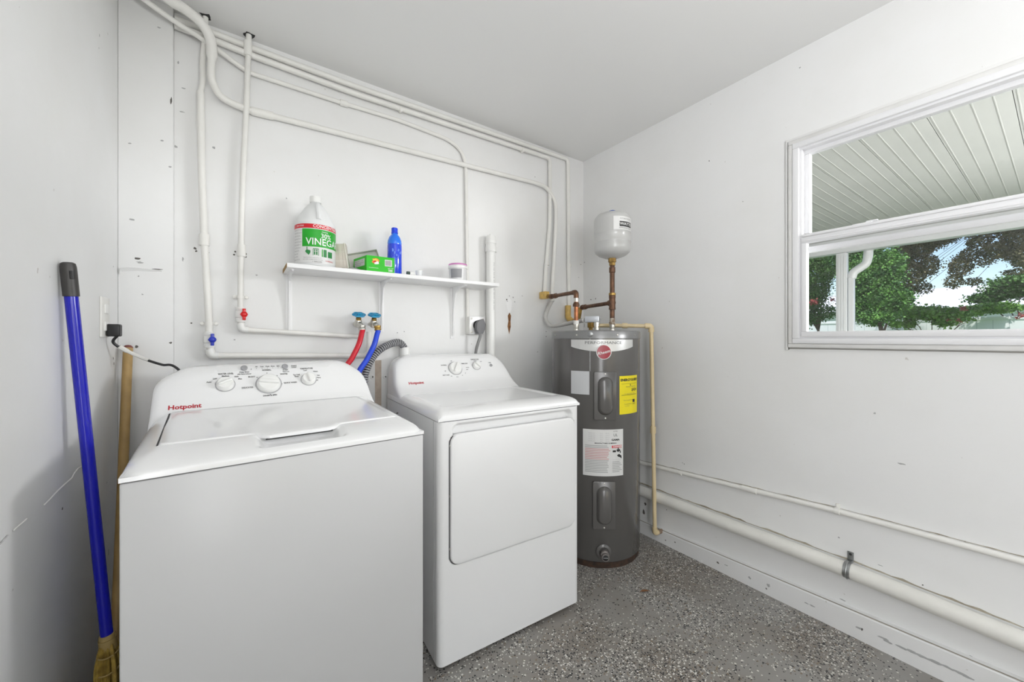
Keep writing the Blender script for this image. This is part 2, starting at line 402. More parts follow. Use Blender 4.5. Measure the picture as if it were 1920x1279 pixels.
# torn ledge of old paint on the pilaster: a thin lip
mb = MB()
L_ = [(225, 510, .006), (228, 502, .010), (240, 501, .009), (258, 502, .007), (282, 505, .004), (303, 507, .001)]
top = [onY(x, y, 1.968) for x, y, d in L_]; bot = [onY(x, y+2+600*d, 1.968) for x, y, d in L_]
vs_ = []
for a, b, l in zip(top, bot, L_): vs_ += [a, a+Vector((0, -l[2]*1.2, -.002)), b]
mb.add(vs_, [[i*3+k, i*3+k+1, i*3+3+k+1, i*3+3+k] for i in range(len(L_)-1) for k in range(2)])
build('loose_paint_ledge', mb, WALL, tr1)
lf = lambda x, y: onX(x, y, XL)
chips([(186, 66, .004, .006, CHIPG), (185, 90, .003, .004, CHIPG), (212, 672, .004, .006, CHIPD), (213, 682, .004, .006, CHIPD), (116, 954, .005, .004, CHIPD), (212, 500, .004, .003, CHIPG), (203, 1036, .004, .012, CHIPG), (200, 905, .004, .004, CHIPG)],
      lf, Vector((1, 0, 0)), Vector((0, 1, 0)), wall_left)
# diagonal stepped crack in the left wall, filled with lighter plaster
def crack(pts, w, m, name, parent, proj_, n):
    mb = MB(); q = random.Random(len(pts))
    P_ = [proj_(*p) for p in pts]; vv = []
    for p in P_: vv += [p+Vector((0, 0, w*q.uniform(.4, 1)))+n*.001, p+n*.003, p-Vector((0, 0, w*q.uniform(.4, 1)))+n*.001]
    mb.add(vv, [[i*3+k, i*3+k+1, i*3+3+k+1, i*3+3+k] for i in range(len(P_)-1) for k in range(2)])
    return build(name, mb, m, parent, flat=True)
crack([(153, 874), (144, 879), (137, 888), (133, 897), (118, 910), (104, 923), (92, 936), (80, 948)], .003, PIPEW, 'wall_crack', wall_left, lf, Vector((1, 0, 0)))
crack([(48, 973), (38, 982), (28, 990), (22, 996)], .002, PIPEW, 'wall_crack', wall_left, lf, Vector((1, 0, 0)))
crack([(12, 1004), (2, 1016), (-20, 1040)], .0015, CHIPG, 'wall_crack', wall_left, lf, Vector((1, 0, 0)))
rt = lambda x, y: onX(x, y, XR)
chips([(1108, 562, .006, .004, CHIPD), (1117, 560, .004, .007, CHIPD), (1330, 302, .003, .004, CHIPD), (1500, 127, .004, .004, CHIPG), (1393, 378, .003, .003, CHIPG), (1283, 870, .003, .006, CHIPG), (1280, 868, .003, .003, CHIPG), (1207, 960, .012, .02, CHIPD), (1210, 945, .010, .010, CHIPD),
       (1250, 956, .004, .003, CHIPD), (1617, 1060, .006, .003, CHIPG), (1730, 1097, .003, .003, CHIPD), (1800, 1225, .008, .004, CHIPG), (1820, 1232, .006, .005, CHIPG), (1573, 1008, .004, .003, CHIPG), (1690, 870, .012, .003, CHIPG), (1640, 775, .004, .004, CHIPG), (1580, 1125, .012, .003, CHIPG), (1650, 1060, .010, .002, CHIPG), (1096, 492, .004, .006, CHIPG), (1096, 610, .003, .02, CHIPG)],
      rt, Vector((-1, 0, 0)), Vector((0, 1, 0)), wall_right)
kb = lambda x, y: onX(x, y, 1.991)
chips([(1346, 1055, .008, .005, CHIPD), (1362, 1060, .010, .003, CHIPG), (1406, 1084, .007, .007, CHIPG), (1441, 1098, .008, .009, CHIPG), (1437, 1104, .004, .004, CHIPD), (1248, 1013, .005, .004, CHIPD), (1266, 1017, .005, .004, CHIPD), (1512, 1131, .012, .003, CHIPG), (1523, 1136, .014, .003, CHIPG), (1612, 1178, .014, .005, CHIPG), (1616, 1180, .006, .006, CHIPD),
       (1655, 1196, .02, .004, CHIPG), (1664, 1203, .014, .005, CHIPG), (1690, 1214, .02, .004, CHIPG), (1710, 1222, .016, .005, CHIPG), (1728, 1231, .02, .005, CHIPG), (1750, 1240, .024, .006, CHIPG), (1778, 1252, .022, .005, CHIPG), (1800, 1262, .024, .006, CHIPG), (1815, 1270, .014, .005, CHIPG), (1316, 1052, .004, .008, WHITEINK)],
      kb, Vector((-1, 0, 0)), Vector((0, 1, 0)), kerb)
# dark joint above the kerb
mb = MB(); J = [(1.9, .0735), (1.3, .0765), (.7, .097), (.09, .1185), (-.3, .122)]
for i in range(len(J)-1):
    a, b = J[i], J[i+1]; mb.add([(1.9935, a[0], a[1]-.0012), (1.9935, b[0], b[1]-.0012), (1.9975, b[0], b[1]+.0008), (1.9975, a[0], a[1]+.0008)], [[0, 1, 2, 3]])
build('kerb_joint', mb, JOINTLINE, kerb, flat=True)
# dead leaf on the floor
def floor_pt(x, y):
    r = ray(x, y); k = -EYE/r[2]; return Vector((r[0]*k, r[1]*k, 0))
c = floor_pt(1209, 1110); mb = MB()
for i in range(2):
    sgn = 1 if i else -1
    mb.add([c+Vector((-.022, .012, .002)), c+Vector((-.004, .002+.009*sgn, .007)), c+Vector((.012, -.005+.007*sgn, .006)), c+Vector((.024, -.013, .003)), c+Vector((0, 0, .002))], [[0, 1, 4], [1, 2, 4], [2, 3, 4]])
build('dead_leaf', mb, mat('dead_leaf_brown', (.16, .07, .025), .7), flat=False, label='small curled brown dead leaf lying on the speckled floor', cat='leaf')

# ------------------------------------------------------------------ WINDOW
FX = 1.998
win = thing('window_1', (XR, (WY0+WY1)/2, WZ0), kind='structure')
def rect_frame(mb, x0, x1, y0, y1, z0, z1, w, bev=.002, wb=None, wt=None):
    wb = wb or w; wt = wt or w
    mb.box((x0, y0, z0), (x1, y1, z0+wb), bev); mb.box((x0, y0, z1-wt), (x1, y1, z1), bev)
    mb.box((x0, y0, z0+wb), (x1, y0+w, z1-wt), bev); mb.box((x0, y1-w, z0+wb), (x1, y1, z1-wt), bev); return mb
build('casing', rect_frame(MB(), 2.003, 2.10, WY0, WY1, WZ0, WZ1, .018, .003), CAULK, win)
build('frame', rect_frame(MB(), FX, 2.10, WY0+.018, WY1-.018, WZ0+.018, WZ1-.018, .024, .003, wb=.022), VINYL, win)
build('frame_stop', rect_frame(MB(), FX+.012, 2.09, WY0+.042, WY1-.040, WZ0+.038, WZ1-.040, .011, .002), VINYL, win)
# upper (outer) sash
y0, y1 = WY0+.05, WY1-.050
us = build('upper_sash', rect_frame(MB(), FX+.04, FX+.07, y0, y1, 1.62, WZ1-.048, .020, .003, wb=.034), VINYL, win)
mb = MB(); mb.box((FX+.054, y0+.018, 1.65), (FX+.057, y1-.018, WZ1-.065)); build('glass_pane', mb, GLASS, us)
# lower (inner) sash
ls = build('lower_sash', rect_frame(MB(), FX+.004, FX+.034, y0, y1, WZ0+.047, 1.640, .020, .003, wb=.024, wt=.034), VINYL, win)
mb = MB(); mb.box((FX+.002, y0+.003, 1.612), (FX+.012, y1-.003, 1.618), .002); mb.box((FX-.002, y0+.003, 1.632), (FX+.012, y1-.003, 1.643), .003); build('sash_lip', mb, VINYL, ls)
mb = MB(); mb.box((FX+.018, y0+.018, WZ0+.069), (FX+.021, y1-.018, 1.608)); build('glass_pane', mb, GLASS, ls)
# exterior side of the meeting rail, screen rail seen through the lower pane
mb = MB(); mb.box((FX+.074, y0, 1.575), (FX+.095, y1, 1.600), .003); build('screen_rail', mb, VINYL, win)
mb = MB(); p = onX(1618, 417, FX+.02)
mb.box((FX+.006, p.y-.030, 1.641), (FX+.036, p.y+.030, 1.648), .002); mb.box((FX+.012, p.y-.045, 1.648), (FX+.024, p.y-.01, 1.654), .002)
build('sash_latch', mb, VINYL, win)
# dark caulk joint on the left edge of the casing and under the sill
mb = MB(); mb.box((XR-.0015, WY1, WZ0-.01), (XR+.001, WY1+.005, WZ1+.004)); mb.box((XR-.0015, WY0, WZ0-.006), (XR+.001, WY1+.004, WZ0-.0015)); mb.box((XR-.0015, WY0, WZ1+.001), (XR+.001, WY1+.004, WZ1+.004))
build('caulk_joint', mb, mat('caulk_dark', (.35, .34, .32), .8), win)
mb = MB(); mb.box((2.012, WY1+.004, WZ0-.012), (XR+.001, WY1+.013, WZ1+.008), .002); mb.box((2.012, WY0, WZ1+.003), (XR+.001, WY1+.013, WZ1+.014), .002); build('plaster_return', mb, WALL, win)

# ------------------------------------------------------------------ PIPES ON THE WALLS
def strap(mb, c, axis, r, w=.012, tab=.018):
    """pipe clip: band round the pipe plus two tabs on the wall behind (wall normal -Y)"""
    mb.lathe([(r+.0005, -w/2), (r+.0022, -w/2), (r+.0022, w/2), (r+.0005, w/2)], 16, mtx=frame(c, axis), cap=False)
def coupling(c, axis, r, l):
    return MB().lathe([(r*.9, -l/2), (r+.004, -l/2), (r+.0045, -l/2+.003), (r+.0045, l/2-.003), (r+.004, l/2), (r*.9, l/2)], 16, mtx=frame(c, axis))
def PY(lst, Y): return [onY(x, y, Y) for x, y in lst]

def wall_pipe(name, pts, r, label, cat, m=PIPEW, fil=.03, couple=(), clips=(), seg=12, parts=()):
    t = thing(name, pts[-1], label, cat)
    build('pipe_run', MB().tube(pts, r, seg, fil=fil), m, t)
    for c, ax, l in couple: build('coupling', coupling(c, ax, r, l), m, t)
    for c, ax, sd in clips:
        mb = MB(); mb.lathe([(r+.0003, -.006), (r+.0025, -.006), (r+.0025, .006), (r+.0003, .006)], 16, mtx=frame(c, ax))
        ax = Vector(ax).normalized(); sdv = Vector(sd)
        for s_ in (-1, 1):
            q = Vector(c)+ax.cross(sdv)*s_*(r+.010)+sdv*(-r*.6)
            mb.lathe([(.0075, 0), (.008, .001), (.006, .004), (.002, .005)], 10, mtx=frame(q, sdv))
        build('pipe_clip', mb, m, t)
    return t
up = Vector((0, 0, 1)); oy = Vector((0, -1, 0)); ex = Vector((1, 0, 0))
YA = 1.968
# left water line with the blue valve
A = PY([(386, 30), (384, 75), (380, 110), (380, 150), (376, 172), (378, 320), (383, 450), (392, 603), (392, 640), (396, 667), (655, 667), (692, 668), (692, 622)], YA)
A[0] = Vector((A[0].x, 1.955, ZC+.02))
tA = wall_pipe('water_pipe', A[4:], .0125, 'white painted vertical water pipe with blue valve, leftmost pipe on the back wall', 'pipe', fil=.035,
    couple=[(onY(383, 450, YA), up, .045)], clips=[(onY(392, 607, YA), up, oy)])
build('pipe_run', MB().tube(catmull(A[:5], 6), .0095, 12), PIPEW, tA)
def ball_valve(parent, c, colr, ax=up):
    f = frame(c, ax)
    build('valve_body', MB().lathe([(.013, -.032), (.0175, -.031), (.0175, -.018), (.0155, -.015), (.0185, -.011), (.0185, .011), (.0155, .015), (.0175, .018), (.0175, .031), (.013, .032)], 16, mtx=f), PVC, parent)
    mb = MB(); h = Vector(c)+Vector((.012, -.030, 0))
    mb.lathe([(.006, 0), (.006, .022)], 10, mtx=frame(Vector(c)+Vector((.006, -.012, 0)), (.4, -1, 0)))
    mb.lathe([(.002, -.004), (.012, -.003), (.0125, .003), (.009, .007), (.004, .009)], 14, mtx=frame(h, (.4, -1, 0)))
    X_ = Vector((1, .4, 0)).normalized()
    for s_, l in ((1, .024), (-1, .024)):
        mb.box((-.0055, 0, -.004), (.0055, l, .005), .002, mtx=frame(h, (.4, -1, 0), X_) @ Matrix.Rotation(0 if s_ > 0 else PI, 4, 'Z'))
    for s_ in (1, -1):
        mb.box((0, -.003, -.003), (.014, .003, .003), .002, mtx=frame(h, (.4, -1, 0), X_) @ Matrix.Rotation(0 if s_ > 0 else PI, 4, 'Z'))
    build('valve_handle', mb, colr, parent, label='blue plastic valve handle' if colr is BLUEV else 'red plastic valve handle')
ball_valve(tA, onY(392, 637, YA), BLUEV)
build('elbow', MB().tube([onY(392.5, 655, YA), onY(396, 667, YA), onY(410, 667, YA)], .016, 12, fil=.02), PVC, tA)
# second water line with the red valve
B_ = PY([(467, 62), (462, 200), (456, 320), (453, 400), (451, 555), (451, 600), (453, 618), (655, 630), (676, 631), (676, 612)], YA)
B_[0] = Vector((B_[0].x, YA, ZC+.02))
tB = wall_pipe('water_pipe', B_, .0105, 'white painted vertical water pipe with red valve, second from left on back wall', 'pipe', fil=.025,
    couple=[(onY(465, 92, YA), up, .06), (onY(453, 470, YA), up, .05)], clips=[(onY(451, 557, YA), up, oy)])
ball_valve(tB, onY(451, 590, YA), REDV)
build('elbow', MB().tube([onY(451, 606, YA), onY(453, 618, YA), onY(466, 618.5, YA)], .0145, 12, fil=.02), PVC, tB)
# ragged ceiling holes
mb = MB()
for x, q in ((A[0].x, A[0].y), (B_[0].x, B_[0].y)): blob(mb, Vector((x, q, ZC)), ex, Vector((0, 1, 0)), .022, .024, Vector((0, 0, -1)), int(x*100)+9, off=.0008, n=12)
build('pipe_hole', mb, DARKGAP, bpy.data.objects['ceiling'], flat=True, kind='stuff')

YC = 1.984
# the two conduits under the ceiling
C1 = PY([(385, 55), (405, 64), (474, 91), (660, 160), (1065, 299), (1067, 574)], YC)
C1[0] = Vector((-.222, YC, C1[1].z+.002))
t = wall_pipe('conduit', C1, .013, 'uppermost white painted pipe along the ceiling, dropping nearest the room corner', 'pipe', fil=.03,
    couple=[(onY(1067, 498, YC), up, .02)])
YC2 = 1.975
C2 = PY([(385, 70), (405, 77), (472, 104), (660, 174), (1031, 297), (1031, 420), (1024, 500), (1021, 551)], YC2)
C2[0] = Vector((-.222, YC2, C2[1].z+.004))
d_ = (C2[3]-C2[2])
t = wall_pipe('conduit', C2, .0125, 'second white painted pipe below the ceiling, dropping beside the bent grey-white conduit', 'pipe', fil=.03,
    couple=[(onY(979, 281, YC2), (C2[4]-C2[3]), .012), (onY(1025, 496, YC2), up, .012), (onY(751, 206, YC2), d_, .012)])
# thin conduit that bends down to the dryer outlet
C3 = [Vector((-.5+.17, 1.86, ZC-.03)), onY(330, 42, 1.93), onY(370, 67, 1.955), onY(405, 91, 1.965), onY(452, 126, 1.975), onY(470, 137, 1.984), onY(635, 191, 1.986), onY(750, 226, 1.986), onY(842, 262, 1.986), onY(866, 283, 1.986), onY(873, 310, 1.986), onY(874, 340, 1.986), onY(877, 600, 1.986)]
C3[0] = onY(262, -6, 1.90); C3.insert(0, Vector((XL, 1.87, ZC-.012)))
t = wall_pipe('conduit', C3, .0095, 'thin white painted conduit sweeping from left corner and bending down to dryer outlet', 'pipe', fil=.05,
    couple=[(onY(645, 194, 1.986), (C3[7]-C3[6]), .035)])
# the thick conduit with the big bend
C4 = [Vector((XL, 1.70, ZC-.022)), onY(285, -30, 1.80), onY(318, 0, 1.84), onY(342, 14, 1.87), onY(370, 36, 1.90), onY(390, 62, 1.92), onY(397, 90, 1.935), onY(396, 135, 1.945), onY(399, 155, 1.952), onY(411, 177, 1.958), onY(430, 191, 1.965), onY(455, 202, 1.975), onY(472, 208, 1.982)]
C4b = [onY(472, 208, 1.982), onY(740, 276, 1.982), onY(1000, 342, 1.976), onY(1024, 352, 1.97), onY(1040, 378, 1.965), onY(1042, 410, 1.962), onY(1041, 440, 1.960), onY(1035, 555, 1.955)]
t = thing('bent_conduit', C4b[-1], 'thick white painted conduit curving down from top left then running across back wall above shelf', 'pipe')
pa = catmull(C4, 6); na = len(pa)
build('bend', MB().tube(pa, .017, 14, radii=[.0185 if i < na*.53 else (.0135) for i in range(na)]), PIPEW, t)
build('pipe_run', MB().tube(catmull(C4b[:3], 4)[:-1]+catmull(C4b[2:], 6), .0128, 14), PIPEW, t)
build('coupling', coupling(onY(492, 213, 1.982), C4b[1]-C4b[0], .0128, .08), PIPEW, t)
# flexible loop to the water heater with its silver connector
HX, HY, HR = 1.672, 1.561, .248
lp = catmull([onY(1036, 562, 1.955), onY(1027, 580, 1.955), onY(1023, 597, 1.95), onY(1031, 610, 1.93), onY(1046, 610.5, 1.86), onY(1072, 605, 1.74), (1.605, 1.585, 1.296)], 8)
fb = build('flexible_end', MB().tube(lp, .0115, 12, radii=[.0122+.0008*(i % 2) for i in range(len(lp))]), mat('flex_grey', (.52, .51, .49), .45), t, label='grey flexible conduit end')
build('conduit_coupling', coupling(onY(1035.5, 560, 1.955), up, .0128, .03), PIPEW, t)
cx = thing('conduit_connector', (1.64, 1.527, 1.23), 'silver right-angle conduit connector on top of water heater', 'connector')
mb = MB(); dv = Vector((1.64, 1.53, 0))-Vector((1.60, 1.592, 0)); a = math.atan2(dv.y, dv.x)
mb.box((-.060, -.017, -.018), (.022, .017, .018), .004, mtx=Matrix.Translation((1.642, 1.527, 1.300)) @ Matrix.Rotation(a, 4, 'Z')); build('connector_body', mb, mat('zinc_casting', (.55, .57, .60), .35, .6), cx)
mb = MB(); mb.lathe([(.012, 1.229), (.012, 1.24), (.017, 1.24), (.017, 1.25), (.013, 1.252), (.013, 1.262), (.016, 1.262), (.016, 1.284)], 14, mtx=Matrix.Translation((1.645, 1.523, 0))); build('locknut', mb, CHROME, cx)
mb = MB(); mb.lathe([(.003, 0), (.004, .002), (.002, .004)], 8, mtx=frame((1.655, 1.506, 1.302), (.55, -.83, 0))); build('screw', mb, CHROME, cx)

# big vertical PVC drain with cap
t = thing('drain_pipe', (1.20, 1.945, 0), 'white vertical plastic drain pipe with cleanout cap at right end of shelf', 'pipe')
pv = onY(921, 500, 1.952); dx = pv.x
build('pipe_run', MB().lathe([(.028, 0), (.028, 1.74)], 24, mtx=Matrix.Translation((dx, 1.956, 0))), PVC, t)
build('hub', MB().lathe([(.028, 1.705), (.033, 1.705), (.033, 1.735), (.030, 1.74), (.030, 1.752), (.033, 1.756), (.033, 1.772), (.028, 1.775)], 24, mtx=Matrix.Translation((dx, 1.956, 0))), PVC, t)
mb = MB(); mb.lathe([(.028, 1.772), (.031, 1.774), (.031, 1.792), (.026, 1.802), (.01, 1.805)], 24, mtx=Matrix.Translation((dx, 1.956, 0))); mb.box((dx-.007, 1.949, 1.803), (dx+.007, 1.963, 1.812), .002)
build('cleanout_cap', mb, PVC, t)
# printed marking running down the pipe
def dmap(x, y): a_ = -PI/2+.15+y/.0283; return Vector((dx+.0285*math.cos(a_), 1.956+.0285*math.sin(a_), 1.64-x))
build('printed_marking', text_mb([('PVC 1120  SCH 40  ASTM D1785  NSF-PW  2 IN  DWV', 0, 0, .012, 'LEFT')], dmap), mat('faint_ink', (.35, .35, .36), .5), t, flat=True, kind='stuff')

# washer standpipe and corrugated drain hose
t = thing('standpipe', (.69, 1.93, 0), 'short white standpipe receiving the corrugated hose between the machines', 'pipe')
sp_ = onY(759, 655, 1.972)
build('pipe_run', MB().lathe([(.022, .0), (.022, 1.10)], 20, mtx=Matrix.Translation((sp_.x, 1.972, 0))), PVC, t)
build('collar', MB().lathe([(.019, 1.095), (.0265, 1.095), (.0265, 1.142), (.025, 1.145), (.019, 1.145)], 20, mtx=Matrix.Translation((sp_.x, 1.972, 0))), PVC, t)
hp = catmull([(sp_.x, 1.972, 1.10), (sp_.x-.002, 1.970, 1.138), onY(748, 642, 1.955), onY(730, 646, 1.935), onY(712, 656, 1.91), onY(698, 671, 1.90), onY(689, 688, 1.885), onY(684, 706, 1.875), onY(683, 730, 1.865), onY(687, 760, 1.85), (.54, 1.82, .55), (.50, 1.80, .3)], 40)
# resample for ridges
def resample(pts, d):
    out = [pts[0]]; acc = 0
    for a, b in zip(pts, pts[1:]):
        l = (b-a).length; t0 = d-acc
        while t0 <= l: out.append(a.lerp(b, t0/l)); t0 += d
        acc = (acc+l) % d
    return out
hp = resample(hp, .005)
th = thing('drain_hose', (.50, 1.80, .28), 'dark grey corrugated washer drain hose curving into the standpipe', 'hose')
build('hose_tube', MB().tube(hp, .0145, 14), RUBBER, th)
mb = MB(); hr = resample(hp, .0115)
for a, b in zip(hr, hr[1:]): mb.lathe([(.014, -.0036), (.0178, -.0026), (.0184, 0), (.0178, .0026), (.014, .0036)], 16, mtx=frame(a, b-a), cap=False)
build('hose_ridge', mb, HOSEG, th, kind='stuff')

# ---- faucets and supply hoses
def faucet(X0, label, pipe_z):
    c = Vector((X0, 1.893, 1.262)); t = thing('faucet', (X0, 1.95, 1.23), label, 'faucet')
    mb = MB(); mb.lathe([(.010, 0), (.010, .09)], 12, mtx=frame((X0+.004, 1.982, 1.262), (0, -1, 0)))
    mb.lathe([(.013, -.018), (.017, -.014), (.017, .012), (.013, .018)], 12, mtx=frame(c, (0, -.45, 1)))
    mb.lathe([(.016, -.006), (.018, 0), (.016, .008)], 6, mtx=frame((X0+.004, 1.93, 1.262), (0, -1, 0)))
    mb.tube([c, c+Vector((.004, -.020, -.004)), c+Vector((.010, -.026, -.016))], .0115, 12, fil=.01)
    build('faucet_body', mb, CHROME, t)
    mb = MB(); mb.lathe([(.012, 0), (.0155, .002), (.0155, .010), (.0135, .013), (.0155, .016), (.0155, .022), (.011, .024)], 14, mtx=frame(c+Vector((.010, -.026, -.010)), (.1, -.1, -1)))
    build('hose_nut', mb, BRASS if X0 > .48 else CHROME, t)
    ax = Vector((-.02, -.42, 1)); top = c+ax.normalized()*.020
    build('bonnet', MB().lathe([(.012, 0), (.012, .010), (.006, .013), (.006, .024)], 10, mtx=frame(top-ax.normalized()*.003, ax)), BRASS, t)
    mb = MB(); o = top+ax.normalized()*.022; M_ = frame(o, ax)
    ring = [M_ @ Vector((.0245*math.cos(a_)*(1+.08*math.cos(6*a_)), .0245*math.sin(a_)*(1+.08*math.cos(6*a_)), .001)) for a_ in [2*PI*k/36 for k in range(36)]]
    mb.tube(ring, .0048, 8, closed=True)
    for k in range(6):
        a_ = 2*PI*k/6; mb.tube([M_ @ Vector((.006*math.cos(a_), .006*math.sin(a_), .003)), M_ @ Vector((.024*math.cos(a_), .024*math.sin(a_), .001))], .004, 6)
    mb.lathe([(.010, -.003), (.010, .006), (.007, .008)], 12, mtx=M_)
    build('faucet_handle', mb, TURQ, t, label='turquoise six-spoked wheel handle')
    return c+Vector((.013, -.030, -.034))
h1 = onY(672, 586, 1.89).x; h2 = onY(701, 587, 1.89).x
e1 = faucet(h1, 'left laundry faucet with turquoise wheel handle feeding the red hose', 1.2)
e2 = faucet(h2, 'right laundry faucet with turquoise wheel handle feeding the blue hose', 1.1)
build('supply_hose', MB().tube(catmull([e1, onY(679, 622, e1.y-.004), onY(673, 645, 1.842), onY(661, 670, 1.835), onY(648, 695, 1.83), (.37, 1.82, .9), (.33, 1.80, .7)], 8), .0118, 14), RED, label='red rubber water hose curving down from left faucet behind washer', cat='hose')
build('supply_hose', MB().tube(catmull([e2, onY(707, 627, e2.y-.004), onY(701, 648, 1.845), onY(688, 674, 1.84), onY(670, 708, 1.83), (.42, 1.82, .85), (.38, 1.80, .7)], 8), .0122, 14), BLUE, label='blue rubber water hose curving down from right faucet between machines', cat='hose')
# screws low on the back wall between the machines
mb = MB()
for x, y in ((698, 707), (722, 706)): mb.lathe([(.012, 0), (.011, .002), (.004, .003), (.004, .005), (.001, .006)], 10, mtx=frame(onY(x, y, YB), (0, -1, 0)))
build('wall_screw', mb, WALL, wall_back, kind='stuff')
mb = MB(); 
for x, y in ((698, 707), (722, 706)): blob(mb, onY(x, y, YB)+Vector((0, -.006, 0)), ex, up, .004, .005, oy, x)
build('screw_rust', mb, CHIPD, wall_back, flat=True, kind='stuff')
# stained strip of old paint
mb = MB(); q0 = onY(703, 672, YB); q1 = onY(715, 672, YB)
mb.add([(q0.x, YB-.0008, 1.08), (q1.x, YB-.0008, 1.08), (q1.x, YB-.0008, .3), (q0.x, YB-.0008, .3)], [[0, 1, 2, 3]])
build('water_stain', mb, mat('stained_paint', (.60, .52, .44), .7, col2=(.45, .36, .29), vscale=20), wall_back, flat=True)

# ---- dryer outlet on the wall
ob = thing('dryer_outlet', onY(890, 611, YB), 'square metal dryer outlet box on back wall beside drain pipe', 'outlet')
a = onY(879, 630, 1.955); b = onY(910, 594, 1.945)
X0, X1, Z0, Z1 = a.x, b.x-.004, 1.215, 1.318
mb = MB(); mb.box((X0, 1.948, Z0), (X1, YB-.001, Z1), .003); build('outlet_box', mb, PIPEW, ob)
mb = MB(); mb.box((X0-.001, 1.944, Z0-.001), (X1+.001, 1.949, Z1+.001), .0015); build('cover_plate', mb, mat('bright_steel_plate', (.72, .72, .72), .3, .6), ob)
mb = MB()
for sx in (X0+.012, X1-.012):
    for sz in (Z0+.012, Z1-.012): mb.lathe([(.005, 0), (.005, .002), (.002, .003)], 8, mtx=frame((sx, 1.944, sz), (0, -1, 0)))
build('screw', mb, CHROME, ob, kind='stuff')
mb = MB(); mb.lathe([(.028, 0), (.028, .003)], 24, mtx=frame(((X0+X1)/2, 1.944, (Z0+Z1)/2), (0, -1, 0))); build('receptacle', mb, BLACK, ob)
pc = Vector(((X0+X1)/2+.002, 1.938, (Z0+Z1)/2-.004))
pl = thing('dryer_plug', pc, 'grey angular dryer power plug in metal outlet with cord hanging behind dryer', 'plug')
mb = MB(); mb.prism([(-.026, -.020), (-.012, -.044), (.016, -.044), (.031, -.018), (.034, .010), (.020, .040), (-.008, .032), (-.024, .014)], 'y', -.030, .0, .0025, mtx=Matrix.Translation(pc)); build('plug_body', mb, mat('grey_rubber', (.16, .16, .165), .5), pl)
build('power_cord', MB().tube(catmull([pc+Vector((0, -.018, -.03)), pc+Vector((.002, -.018, -.06)), pc+Vector((-.006, -.008, -.10)), pc+Vector((-.012, .008, -.16)), pc+Vector((-.02, .012, -.3))], 6), .0085, 10), mat('grey_cord', (.22, .22, .22), .5), pl)

# ------------------------------------------------------------------ SHELF
SX0, SX1, SY0, SZ = .142, 1.166, 1.80, 1.498
sh = thing('wall_shelf', (.65, YB, SZ-.018), 'long white melamine shelf on metal brackets above the machines', 'shelf')
mb = MB(); mb.box((SX0, SY0, SZ-.018), (SX1, YB-.003, SZ), .0012); build('board', mb, SHELFW, sh)
mb = MB(); mb.box((SX0-.0012, SY0+.002, SZ-.0175), (SX0, YB-.004, SZ-.0005)); build('raw_edge', mb, EDGE, sh, label='raw chipped particleboard end')
for bx_, zb, ln in ((.165, 1.205, .17), (.575, 1.225, .165), (.975, 1.19, .165)):
    mb = MB(); T_ = .0025
    mb.box((bx_-.013, YB-.004, zb), (bx_+.013, YB-.0005, SZ-.0182), .001)
    mb.prism([(YB-.004, SZ-.019), (YB-.004, zb+.012), (YB-.016, zb+.03), (YB-.026, 1.36), (YB-.05, 1.445), (YB-.09, 1.466), (YB-ln, 1.472), (YB-ln, SZ-.019)], 'x', bx_-.004, bx_+.004, .0015)
    mb.box((bx_-.010, YB-ln-.002, SZ-.0205), (bx_+.010, YB-.004, SZ-.0182), .0008)
    build('bracket', mb, SHELFW, sh)
mb = MB(); mb.lathe([(.003, 0), (.005, -.002), (.001, -.003)], 8, mtx=Matrix.Translation((.165, SY0+.05, SZ-.0205))); build('screw', mb, CHROME, sh)

# vinegar jug
jx, jy, jr = .258, 1.888, .080
jg = thing('vinegar_jug', (jx, jy, SZ), 'large translucent white vinegar jug with green and red label, left end of shelf', 'bottle')
prof = [(.02, .002), (.070, 0), (.077, .004), (jr, .014), (jr, .182), (.079, .192), (.074, .204), (.060, .232), (.044, .258), (.030, .276), (.022, .284), (.0195, .288), (.0195, .296), (.018, .297)]
build('jug_body', MB().lathe(prof, 40, mtx=Matrix.Translation((jx, jy, SZ))), JUG, jg)
cb = math.atan2(-jy, -jx)
hd = cb+R(95)
def jp(a_, r_, z): return Vector((jx+r_*math.cos(a_), jy+r_*math.sin(a_), SZ+z))
build('jug_handle', MB().tube(catmull([jp(cb+R(20), .022, .278), jp(cb+R(12), .036, .272), jp(cb+R(10), .050, .255), jp(cb+R(10), .066, .226), jp(cb+R(10), .074, .198)], 5), .010, 10), JUG, jg)
mb = MB(); mb.lathe([(.010, .289), (.0235, .289), (.0235, .312), (.0215, .315), (.01, .315)], 30, mtx=Matrix.Translation((jx, jy, SZ)))
build('cap', mb, PLAS, jg)
lw = build('label', MB().grid(60, 2, lambda u, v: jp(cb+R(-115+230*u), jr+.0006, .012+.166*v)), LABELW, jg)
mb = MB().grid(60, 1, lambda u, v: jp(cb+R(-112+224*u), jr+.0011, .158+.018*v), LABELR)
mb.grid(36, 1, lambda u, v: jp(cb+R(-38+150*u), jr+.0010, .080+.075*v), LABELG)
jm = lambda x, y: jp(cb+x/jr, jr+.0017, y)
mb = text_mb([('CONCENTRATED', -.010, .167, .0175, 'LEFT', WHITEINK, 1.0, .0002), ('30%', .042, .128, .027, 'CENTER', WHITEINK, 1, .0002), ('VINEGAR', -.037, .101, .041, 'LEFT', WHITEINK, .9, .0004), ('30% PURE', -.084, .167, .009, 'LEFT', WHITEINK), ('cleaning', .036, .146, .008, 'CENTER', WHITEINK)], jm, mb)
